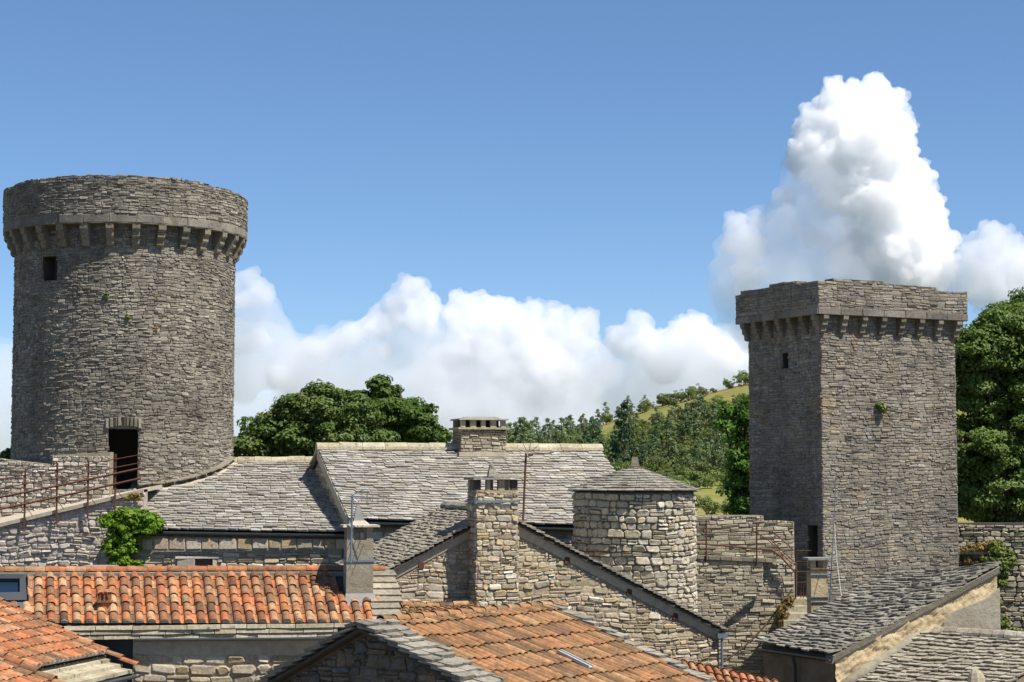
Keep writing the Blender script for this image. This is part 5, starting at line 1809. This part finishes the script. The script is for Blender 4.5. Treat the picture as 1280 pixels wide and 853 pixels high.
def crown(lobes, nclump, per, leaf, sig, rs, flat=.62, inner=.3):
    """clumps of leaves on and inside the lobes; lobes = [(centre, (rx, ry, rz))]"""
    C = np.array([l[0] for l in lobes], float)
    R = np.array([l[1] for l in lobes], float)
    w = R.prod(1) ** (2 / 3)
    w /= w.sum()
    idx = rs.choice(len(lobes), nclump, p=w)
    d = rs.normal(size=(nclump, 3))
    d /= np.linalg.norm(d, axis=1, keepdims=True)
    rad = np.where(rs.random(nclump) < inner, rs.uniform(.3, .8, nclump), rs.uniform(.75, 1.18, nclump))
    cc_ = C[idx] + d * R[idx] * rad[:, None]
    cs = sig * rs.uniform(.6, 1.35, nclump)
    P, Nn, T = [], [], []
    for k in range(nclump):
        m = max(int(per * (cs[k] / sig) ** 1.5), 4)
        e = rs.normal(size=(m, 3))
        e /= np.linalg.norm(e, axis=1, keepdims=True)
        e *= rs.uniform(.35, 1.0, (m, 1)) ** .6
        P.append(cc_[k] + e * cs[k] * np.array([1.15, 1.15, flat]))
        nv = e * .9 + d[k] * .5 + np.array([0, 0, .55]) + rs.normal(size=(m, 3)) * .45
        Nn.append(nv / np.linalg.norm(nv, axis=1, keepdims=True))
        T.append(np.clip(rs.random() * .6 + rs.random(m) * .45, 0, 1))
    P, Nn, T = np.concatenate(P), np.concatenate(Nn), np.concatenate(T)
    return leaf_mesh(P, Nn, leaf * rs.uniform(.6, 1.3, len(P)), T, rs), cc_


def tree(name, label, lobes_px, Y, base_px, mat, leaf, nclump, per, sig, seed, group=None, depth=1.0, trunk_r=.28):
    rs = np.random.default_rng(seed)
    k = Y / F
    lobes = []
    for (px, py, r) in lobes_px:
        for q in range(2):
            dy = rs.uniform(-.6, .9) * r * k * depth * (q == 1) * 1.4
            c = at(px, py, Y + dy)
            lobes.append(((c.x, c.y, c.z), (r * k * .9, r * k * depth * .9, r * k * .8)))
        for q in range(3):                   # twigs reaching out of the outline
            an = rs.uniform(-.3, math.pi + .3)
            c = at(px + math.cos(an) * r * .95, py - math.sin(an) * r * .95, Y + rs.uniform(-.5, .5) * r * k)
            rr = r * k * rs.uniform(.18, .34)
            lobes.append(((c.x, c.y, c.z), (rr, rr, rr * .8)))
    bx = (base_px - 640) * k
    gz = float(terrain(np.array(bx), np.array(Y)))
    t = thing(name, label, 'tree', (bx, Y, gz), group)
    (V, Fc, T), cl = crown(lobes, nclump, per, leaf, sig, rs)
    mk('crown', V, Fc, mat, t, T)
    mb = MB()
    zc = np.mean([l[0][2] for l in lobes])
    top = Vector((bx + .3, Y, zc - .3))
    mb.tube([(bx, Y, gz - .1), (bx + .05, Y, gz + (zc - gz) * .4), top], [trunk_r * 1.25, trunk_r, trunk_r * .6], 9)
    tr = mb.build('trunk', M['bark'], t, smooth=True)
    lm = MB()
    for l in lobes[::2]:
        a = Vector((bx + .1, Y, gz + (zc - gz) * rs.uniform(.45, .8)))
        b = Vector(l[0])
        mid = a.lerp(b, .5) + Vector((rs.normal() * .2, rs.normal() * .2, .15))
        lm.tube([a, mid, b], [trunk_r * .5, trunk_r * .3, trunk_r * .1], 6)
    for c in cl[::3]:
        l = min(lobes, key=lambda q: (Vector(q[0]) - Vector(c)).length)
        lm.tube([Vector(l[0]), Vector(c)], [.04, .015], 4)
    lm.build('limbs', M['bark'], t, smooth=True)
    return t


tree('chestnut_tree', 'dark green broad tree rising behind the low slab roof near the round tower', [(312, 562, 24), (330, 552, 26), (352, 540, 30), (375, 525, 30), (398, 498, 18), (400, 515, 30), (432, 525, 30), (418, 548, 34), (372, 556, 32), (450, 512, 18), (455, 545, 30)], 73, 385, M['leaf_a'], .15, 330, 150, .4, 11)
tree('maple_tree', 'brighter green tree with airy top behind the long slab roof', [(486, 492, 17), (478, 515, 24), (497, 515, 26), (518, 528, 22), (500, 545, 26), (475, 545, 24), (447, 498, 11), (548, 541, 10), (532, 538, 14), (478, 483, 8), (530, 552, 18)], 75, 492, M['leaf_b'], .15, 210, 130, .36, 12)
tree('lime_tree', 'tall dark green tree filling the right edge behind the wall', [(1262, 408, 30), (1228, 438, 32), (1288, 420, 34), (1222, 490, 38), (1262, 470, 45), (1292, 490, 30), (1225, 560, 40), (1262, 545, 45), (1292, 570, 30), (1215, 620, 34), (1250, 625, 45), (1290, 640, 30), (1205, 425, 14), (1212, 455, 26)], 74, 1262, M['leaf_c'], .15, 700, 150, .42, 13, trunk_r=.4)
tree('lime_tree', 'lighter leafy tree at the far right with its top against the cloud', [(1276, 384, 16), (1300, 392, 26), (1250, 410, 14), (1300, 430, 28)], 82, 1320, M['leaf_b'], .15, 180, 130, .42, 14, trunk_r=.35)
tree('ash_tree', 'loose light green tree beside the shaded side of the square tower', [(930, 515, 20), (915, 530, 16), (940, 545, 26), (925, 570, 14), (945, 585, 28), (936, 615, 24), (925, 635, 16), (948, 640, 26), (908, 512, 8)], 82, 945, M['leaf_b'], .15, 210, 100, .36, 15)

# climbing plant on the left wall corner
def shrub(name, label, cat, blobs, Y, mat, leaf, nclump, per, sig, seed, depth=.5, group=None):
    rs = np.random.default_rng(seed)
    k = Y / F
    lobes = []
    for px, py, r in blobs:
        c = at(px, py, Y)
        lobes.append(((c.x, c.y, c.z), (r * k, r * k * depth, r * k)))
    (V, Fc, T), cl = crown(lobes, nclump, per, leaf, sig, rs, inner=.35)
    lo = V[:, 2].min()
    b = at(blobs[-1][0], blobs[-1][1], Y)
    t = thing(name, label, cat, (b.x, b.y, lo), group)
    mk('foliage', V, Fc, mat, t, T)
    mb = MB()
    pts = [at(px, py, Y + .05) for px, py, r in blobs][::-1]
    mb.tube(pts, .03, 5)
    mb.build('stem', M['bark'], t)
    return t
shrub('climbing_plant', 'bright green climbing plant in the corner above the tile ridge', 'plant', [(180, 655, 16), (160, 650, 16), (190, 655, 11), (140, 652, 10), (160, 665, 14), (145, 680, 13), (160, 683, 12), (150, 700, 12), (152, 708, 13), (175, 714, 10), (158, 722, 14)], 58.15, M['leaf_vine'], .11, 300, 56, .15, 21)
shrub('wall_shrub', 'pale green shrub hanging from the wall at the right edge', 'shrub', [(1243, 684, 9), (1250, 692, 11), (1240, 700, 9), (1258, 700, 9), (1252, 715, 9), (1247, 730, 7), (1246, 755, 6), (1252, 780, 8), (1262, 792, 8)], 62.6, M['leaf_w'], .1, 170, 44, .15, 22)
shrub('dry_grass_tuft', 'orange dry grass growing on the ledge right of the square tower', 'grass tuft', [(1205, 686, 4), (1215, 685, 4), (1227, 684, 5), (1236, 681, 5), (1222, 687, 3)], 62.6, M['grass_dry'], .07, 90, 34, .09, 23)
shrub('dry_grass_tuft', 'small ochre grass tuft hanging under the wall ledge', 'grass tuft', [(1210, 700, 4), (1218, 703, 3)], 62.7, M['grass_dry'], .07, 34, 30, .09, 24)
shrub('step_weeds', 'dry weeds growing beside the stone steps', 'weeds', [(985, 752, 5), (979, 762, 6), (976, 772, 6)], 56.7, M['grass_dry'], .07, 50, 34, .1, 25)
shrub('face_plant', 'little green plant rooted in the face of the square tower', 'plant', [(1097, 505, 2), (1101, 509, 4), (1104, 512, 3)], 60.95, M['leaf_w'], .1, 26, 16, .08, 26)
shrub('edge_weeds', 'weeds on the walkway edge beside the tower doorway', 'weeds', [(165, 620, 3), (172, 621, 4), (158, 622, 2)], 59.0, M['grass_dry'], .08, 26, 18, .06, 27)

for i, (px, py, lab) in enumerate(((132, 369, 'small weed tuft on the round tower below its corbels'), (194, 372, 'dry tuft near the middle of the round tower'), (216, 375, 'second dry tuft right of the middle one on the round tower'), (159, 397, 'green weed tuft in the round tower joints below the window level'), (194, 411, 'rusty brown tuft halfway down the round tower'))):
    a = rt_ang(px)
    q = Cyl(RTC.x, RTC.y, RTR, 0).P(np.array(a * RTR), np.array(0.0), np.array(.05))
    shrub('wall_weed', lab, 'weed', [(px, py, 2), (px + 1, py + 2, 1.5)], float(q[1]), M['leaf_w'] if i in (0, 3) else M['grass_dry'], .06, 9, 22, .06, 60 + i, group='weeds on the round tower')
shrub('corner_bush', 'small bush showing left of the round tower above the parapet', 'bush', [(12, 567, 5), (6, 571, 5), (15, 573, 6), (10, 580, 8)], 66.0, M['leaf_c'], .12, 50, 40, .16, 71)

# --- hill trees: a few models, copied
def pine_model(seed, dark, shape):
    rs = np.random.default_rng(seed)
    P, Nn, T = [], [], []
    lev = 9
    for i in range(lev):
        f = i / (lev - 1)
        z = .12 + .86 * f
        rad = (.32 * (1 - f) ** .7 + .03) * rs.uniform(.8, 1.15) if shape == 0 else (.36 * math.sin(math.pi * min(1, .25 + .75 * f) ** .9) + .05) * rs.uniform(.8, 1.2)
        nb = max(int(9 * (1 - f * .6)), 4)
        for j in range(nb):
            a = rs.uniform(0, 6.28)
            rr = rad * rs.uniform(.45, 1)
            c = np.array([math.cos(a) * rr, math.sin(a) * rr, z + rs.normal() * .03])
            m = 26
            e = rs.normal(size=(m, 3))
            e /= np.linalg.norm(e, axis=1, keepdims=True)
            P.append(c + e * rs.uniform(.3, 1, (m, 1)) * np.array([.095, .095, .055]))
            nv = e + np.array([math.cos(a) * .4, math.sin(a) * .4, .6]) + rs.normal(size=(m, 3)) * .5
            Nn.append(nv / np.linalg.norm(nv, axis=1, keepdims=True))
            T.append(np.clip(rs.random() * .6 + rs.random(m) * .4, 0, 1))
    P, Nn, T = np.concatenate(P), np.concatenate(Nn), np.concatenate(T)
    V, Fc, T = leaf_mesh(P, Nn, .052 * rs.uniform(.6, 1.3, len(P)), T, rs)
    cm = mesh_of('crown', V, Fc, M['pine_dark' if dark else 'pine'], T)
    mb = MB().tube([(0, 0, -.03), (.01, 0, .5), (0, 0, .95)], [.022, .015, .004], 6)
    return cm, mesh_of('trunk', mb.v, mb.f, M['bark'])
def bush_model(seed):
    rs = np.random.default_rng(seed)
    lobes = [((rs.uniform(-.35, .35), rs.uniform(-.35, .35), rs.uniform(.25, .65)), (.32, .32, .28)) for _ in range(6)]
    (V, Fc, T), cl = crown(lobes, 60, 26, .085, .13, rs)
    V[:, 2] = np.maximum(V[:, 2], -.02)
    mb = MB().tube([(0, 0, -.05), (0, .01, .5)], [.04, .02], 6)
    return mesh_of('crown', V, Fc, M['bush'], T), mesh_of('trunk', mb.v, mb.f, M['bark'])
PM_ = [pine_model(30 + i, i % 3 == 2, i % 2) for i in range(6)]
BM_ = [bush_model(50 + i) for i in range(4)]

def plant_copy(name, label, cat, model, loc, h, w, rot, group):
    t = thing(name, label, cat, loc, group)
    t.scale = (w, w, h)
    t.rotation_euler = (0, 0, rot)
    for nm, me in zip(('crown', 'trunk'), model):
        o = bpy.data.objects.new(nm, me)
        COL.objects.link(o)
        o.parent = t
    return t

rs = np.random.default_rng(99)
crest = lambda px: float(np.interp(px, [540, 640, 745, 800, 850, 935], [566, 563, 534, 514, 501, 480]))
special = [  # px, base y, height px, model, label
    (781, 592, 86, 2, 'largest dark pine at the foot of the hillside above the turret'),
    (757, 520, 26, 0, 'round-topped pine on the crest at the left end of the meadow'),
    (785, 514, 24, 1, 'rounded tree on the crest left of the bare meadow'),
    (806, 508, 18, 3, 'small tree on the crest right of the rounded tree'),
    (868, 562, 58, 4, 'pale grey-green pine in the middle of the hillside'),
    (845, 542, 40, 3, 'mid green pine left of the pale pine on the slope'),
    (893, 545, 40, 0, 'green pine upslope beside the square tower'),
    (741, 578, 52, 5, 'pine left of the largest dark pine'),
    (905, 590, 52, 1, 'leafy pine low on the slope beside the tower'),
    (836, 590, 52, 0, 'feathery pine below the hillside centre'),
]
for px, by, hp, mi, lab in special:
    p = ground_hit(px, by)
    h = hp / F * p.y
    plant_copy('pine_tree', lab, 'tree', PM_[mi], p, h, h * (.95 if mi % 2 else 1.0) * (.8 if hp > 80 else .9), rs.uniform(0, 6.28), 'pines on the hillside')
def zone(px, by):
    c = crest(px)
    f = (by - c) / (605 - c)
    row = 'upper slope' if f < .38 else ('middle slope' if f < .7 else 'slope foot')
    col = 'left, above the long roof' if px < 790 else ('centre, above the turret' if px < 860 else 'right, beside the square tower')
    return row, col
for k in range(64):                          # belt of pines along the low crest at left
    px = 548 + 200 * (k / 64) + rs.uniform(-4, 4)
    by = crest(px) + rs.uniform(-2, 22)
    p = ground_hit(px, by)
    top = np.interp(px, [545, 570, 640, 700, 750], [551, 545, 521, 522, 512]) + rs.uniform(0, 22)
    h = max(by - top, 14) / F * p.y
    plant_copy('pine_tree', 'grey-green pine in the low crest wood, %s' % ('between tree and ridge chimney' if px < 600 else ('just right of the ridge chimney' if px < 670 else 'above the right end of the long roof')), 'tree', PM_[int(rs.choice([0, 1, 3, 4]))], p, h, h * rs.uniform(.75, 1.05), rs.uniform(0, 6.28), 'pine wood on the low crest %d' % (0 if px < 600 else (1 if px < 670 else 2)))
for k in range(75):                          # pines over the slope
    px = rs.uniform(735, 955)
    by = crest(px) + rs.uniform(.3 if px > 790 else .2, 1.0) * (603 - crest(px))
    if px > 868 and by > 598:
        continue
    p = ground_hit(px, by)
    h = rs.uniform(16, 40) / F * p.y
    plant_copy('pine_tree', 'scattered pine on the %s, %s' % zone(px, by), 'tree', PM_[int(rs.integers(0, 6))], p, h, h * rs.uniform(.7, 1.0), rs.uniform(0, 6.28), 'scattered pines: %s, %s' % zone(px, by))
for k in range(170):                         # bushes
    px = rs.uniform(735, 955)
    f = rs.uniform(0, 1)
    by = crest(px) + (.16 + .84 * f) * (612 - crest(px)) if rs.random() < .85 else crest(px) + rs.uniform(0, 4)
    p = ground_hit(px, by)
    h = rs.uniform(8, 20) / F * p.y
    plant_copy('hill_bush', 'low green bush on the %s, %s' % zone(px, by), 'bush', BM_[int(rs.integers(0, 4))], p, h, h * rs.uniform(.7, 1.1), rs.uniform(0, 6.28), 'low bushes: %s, %s' % zone(px, by))
for k in range(90):                          # rounder broadleaf trees
    px = rs.uniform(700, 955)
    by = crest(px) + rs.uniform(.34 if px > 790 else .25, .95) * (606 - crest(px))
    p = ground_hit(px, by)
    h = rs.uniform(16, 32) / F * p.y
    plant_copy('hill_tree', 'round broadleaf tree, %s, %s' % zone(px, by), 'tree', BM_[int(rs.integers(0, 4))], p, h, h * rs.uniform(.6, .85), rs.uniform(0, 6.28), 'round trees: %s, %s' % zone(px, by))
sv, sf, stn, kk = [], [], [], 0
for k in range(2200):                        # low scrub matting the slope and the land at its foot
    m_ = 26
    if k < 1400:
        px = rs.uniform(640, 965)
        f = rs.uniform(.28 if px > 790 else .2, 1.0)
        if px > 865 and f > .93:
            continue
        p = ground_hit(px, crest(px) + f * (612 - crest(px)))
    else:
        p = Vector((rs.uniform(-75, 110), rs.uniform(105, 300), 0))
        p.z = float(terrain(np.array(p.x), np.array(p.y)))
        q = project(p)[0]
        if 858 < q[0] < 945 and q[1] > 596:
            continue
        m_ = 18
    r_ = rs.uniform(.6, 1.7)
    e = rs.normal(size=(m_, 3)); e /= np.linalg.norm(e, axis=1, keepdims=True); e[:, 2] = np.abs(e[:, 2])
    nv = e + np.array([0, 0, .5]) + rs.normal(size=(m_, 3)) * .4
    nv /= np.linalg.norm(nv, axis=1, keepdims=True)
    V, Fc, T = leaf_mesh(np.array(p) + e * r_ * np.array([1, 1, .6]), nv, .42 * rs.uniform(.6, 1.3, m_), np.clip(rs.random() * .6 + rs.random(m_) * .4, 0, 1), rs)
    sv.append(V); sf += [[kk + j for j in q] for q in Fc]; stn.append(T); kk += len(V)
o = mk('scrub', np.concatenate(sv), sf, M['bush'], None, np.concatenate(stn))
tag(o, 'low olive green scrub matting the hillside', 'scrub', kind='stuff')
for px, by, hp in ((868, 641, 24), (890, 648, 30), (908, 645, 22), (925, 652, 28), (872, 612, 16), (885, 608, 14), (915, 612, 20), (930, 606, 22)):
    p = ground_hit(px, by)
    h = hp / F * p.y
    plant_copy('hill_bush', 'dark bush in the dry field left of the square tower', 'bush', BM_[int(rs.integers(0, 4))], p, h, h * .8, rs.uniform(0, 6.28), 'bushes in the dry field')

# ------------------------------------------------------------------ clouds (far beyond the hill)
def cloud_mat(name, col, dens, g=.15):
    m = bpy.data.materials.new(name)
    m.use_nodes = True
    N = m.node_tree.nodes
    N.remove(N['Principled BSDF'])
    v = N.new('ShaderNodeVolumeScatter')
    v.inputs['Color'].default_value, v.inputs['Density'].default_value, v.inputs['Anisotropy'].default_value = (*col, 1), dens, g
    m.node_tree.links.new(v.outputs[0], N['Material Output'].inputs['Volume'])
    return m


M['cloud_dense'] = cloud_mat('dense_cloud', (.952, .946, .952), .024)
M['cloud_mid'] = cloud_mat('soft_cloud', (.895, .862, .90), .012)
M['cloud_thin'] = cloud_mat('thin_cloud', (.82, .82, .90), .0042)
M['cloud_mist'] = cloud_mat('misty_cloud', (.52, .55, .70), .0024)
ICO = {}
for sub in (1, 2, 3):
    bm = bmesh.new()
    bmesh.ops.create_icosphere(bm, subdivisions=sub, radius=1.0)
    ICO[sub] = (np.array([v.co[:] for v in bm.verts]), np.array([[v.index for v in f.verts] for f in bm.faces]))
    bm.free()


def cloud_part(name, blobs, Y, voxel, seed, mat, parent, fluff=1.0):
    rs = np.random.default_rng(seed)
    k = Y / F
    Vs, Fs, nb = [], [], 0
    def sph(c, r, sub):
        nonlocal nb
        v, f = ICO[sub]
        Vs.append(v * r + np.asarray(c))
        Fs.append(f + nb)
        nb += len(v)
    for px, py, r in blobs:
        c = at(px, py, Y + rs.uniform(-.4, .4) * r * k)
        R = r * k
        sph(c, R * .97, 3)
        for i in range(30):
            d = rs.normal(size=3)
            d[1] = -abs(d[1]) * .9
            d /= np.linalg.norm(d)
            r2 = R * rs.uniform(.18, .4)
            c2 = np.array(c) + d * R * rs.uniform(.8, .95)
            sph(c2, r2, 2)
            for q in range(5):
                e = rs.normal(size=3) + d
                e /= np.linalg.norm(e)
                r3 = r2 * rs.uniform(.3, .55)
                c3 = c2 + e * r2 * .9
                sph(c3, r3, 1)
                for w in range(3):
                    g_ = rs.normal(size=3) + e
                    g_ /= np.linalg.norm(g_)
                    sph(c3 + g_ * r3 * .9, r3 * rs.uniform(.35, .6), 1)
    V, Fc = np.concatenate(Vs), np.concatenate(Fs)
    me = bpy.data.meshes.new('cloud')
    me.from_pydata(V, [], Fc.tolist())
    tmp = bpy.data.objects.new('cloud_tmp', me)
    COL.objects.link(tmp)
    rm = tmp.modifiers.new('r', 'REMESH')
    rm.mode, rm.voxel_size = 'VOXEL', voxel
    for sc_, st in ((110, 20), (42, 15), (16, 11)):
        tx = bpy.data.textures.new('cl', 'CLOUDS')
        tx.noise_scale = sc_ * Y / 7000
        tx.noise_depth = 4
        dm = tmp.modifiers.new('d', 'DISPLACE')
        dm.texture, dm.strength, dm.mid_level, dm.texture_coords = tx, st * fluff * Y / 7000 * 2, .5, 'GLOBAL'
    rm = tmp.modifiers.new('r2', 'REMESH')
    rm.mode, rm.voxel_size = 'VOXEL', voxel
    dg = bpy.context.evaluated_depsgraph_get()
    em = bpy.data.meshes.new_from_object(tmp.evaluated_get(dg))
    bpy.data.objects.remove(tmp)
    bpy.data.meshes.remove(me)
    V = np.empty(len(em.vertices) * 3)
    em.vertices.foreach_get('co', V)
    V = V.reshape(-1, 3)
    o_ = np.array([V[:, 0].mean(), V[:, 1].mean(), V[:, 2].min()])
    em.vertices.foreach_set('co', (V - o_).ravel())
    em.materials.clear(); em.materials.append(M[mat])
    em.update()
    em.name = name
    o = bpy.data.objects.new(name, em)
    COL.objects.link(o)
    o.parent = parent
    o.location = Vector(o_) - (WL[parent.name] if parent else Vector())
    return o


def cloud(label, Y, parts):
    px, py, _ = parts[0][1][0]
    t = thing('cloud', label, 'cloud', at(px, py, Y), 'cumulus clouds')
    for i, (nm, blobs, voxel, mat) in enumerate(parts):
        cloud_part(nm, blobs, Y, voxel, 100 + int(px) + i, mat, t)
    return t


cloud('towering white cumulus cloud above the square tower', 7500, [
    ('crown', [(1092, 142, 40), (1055, 146, 38), (1028, 160, 32), (1012, 185, 24), (1116, 168, 28), (1080, 190, 48), (1045, 200, 40), (1120, 225, 38), (1100, 250, 44), (1145, 275, 34), (1160, 305, 30), (1125, 300, 44), (1140, 340, 46), (1165, 345, 26), (1000, 205, 18), (1060, 235, 34), (1095, 290, 40)], 5.0, 'cloud_dense'),
    ('skirt', [(1030, 235, 48), (1000, 270, 45), (1060, 275, 55), (975, 310, 50), (1040, 330, 60), (935, 330, 42), (990, 365, 50), (1080, 370, 60), (925, 370, 36), (960, 400, 50)], 11.0, 'cloud_thin'),
    ('side_tuft', [(925, 288, 20), (938, 312, 20), (915, 305, 15), (945, 278, 12), (930, 335, 16)], 7.0, 'cloud_mid'),
    ('low_tuft', [(985, 247, 11), (972, 244, 8), (1012, 296, 12), (1028, 300, 11), (1000, 290, 8), (1100, 335, 30), (1060, 320, 26), (1120, 370, 30), (935, 360, 16), (950, 345, 12)], 7.0, 'cloud_mid')])
cloud('small cumulus cloud at the right edge behind the tree', 7000, [
    ('crown', [(1243, 300, 22), (1218, 322, 24), (1265, 325, 28), (1195, 345, 24), (1240, 350, 38), (1290, 350, 36), (1170, 352, 18)], 5.5, 'cloud_mid')])
cloud('broad bank of cumulus cloud between the two towers', 8600, [
    ('crown', [(515, 362, 20), (503, 385, 24), (525, 395, 26), (585, 395, 30), (620, 398, 28), (660, 402, 26), (695, 408, 24), (730, 408, 22), (475, 405, 20), (605, 425, 34), (665, 430, 34), (715, 430, 28), (640, 460, 34), (690, 465, 30)], 6.5, 'cloud_mid'),
    ('skirt', [(440, 435, 34), (480, 430, 40), (540, 440, 50), (600, 460, 55), (670, 470, 55), (400, 450, 34), (730, 460, 40), (450, 480, 50), (530, 500, 60), (620, 520, 60), (700, 520, 50), (390, 490, 40)], 14.0, 'cloud_thin'),
    ('front_tuft', [(575, 440, 20), (595, 432, 18), (550, 448, 14), (480, 440, 12), (440, 420, 16), (455, 410, 14), (425, 430, 14), (400, 440, 12), (385, 432, 10), (545, 470, 14), (660, 500, 20), (690, 490, 18), (635, 490, 16)], 8.0, 'cloud_mid')])
cloud('paler cumulus cloud right of the bank beside the hill', 9200, [
    ('crown', [(797, 405, 17), (778, 425, 20), (805, 430, 24), (870, 412, 22), (850, 430, 26), (895, 440, 20), (830, 455, 26), (920, 455, 20)], 7.0, 'cloud_mid'),
    ('skirt', [(800, 460, 45), (860, 455, 50), (905, 460, 45), (760, 490, 40), (830, 500, 45)], 14.0, 'cloud_thin')])
cloud('small cloud tuft close to the round tower', 8800, [
    ('crown', [(312, 352, 15), (328, 366, 15), (302, 372, 16), (290, 360, 14), (300, 432, 14), (320, 425, 16), (345, 472, 16), (362, 478, 12)], 9.0, 'cloud_mid'),
    ('skirt', [(320, 385, 30), (300, 410, 34), (335, 420, 34), (350, 450, 36), (300, 465, 40), (370, 470, 34), (270, 420, 34)], 14.0, 'cloud_thin')])
mist = cloud_part('cloud', [(x, 520 + 18 * math.sin(x * .013), 78 + 22 * math.sin(x * .021 + 1)) for x in range(-260, 1600, 70)], 14000, 46.0, 6, 'cloud_mist', None)
tag(mist, 'low grey-blue bank of misty cloud along the horizon', 'cloud', 'cumulus clouds')
print('objects', len(bpy.data.objects), 'tris', sum(sum(len(p.vertices) - 2 for p in me.polygons) for me in bpy.data.meshes))
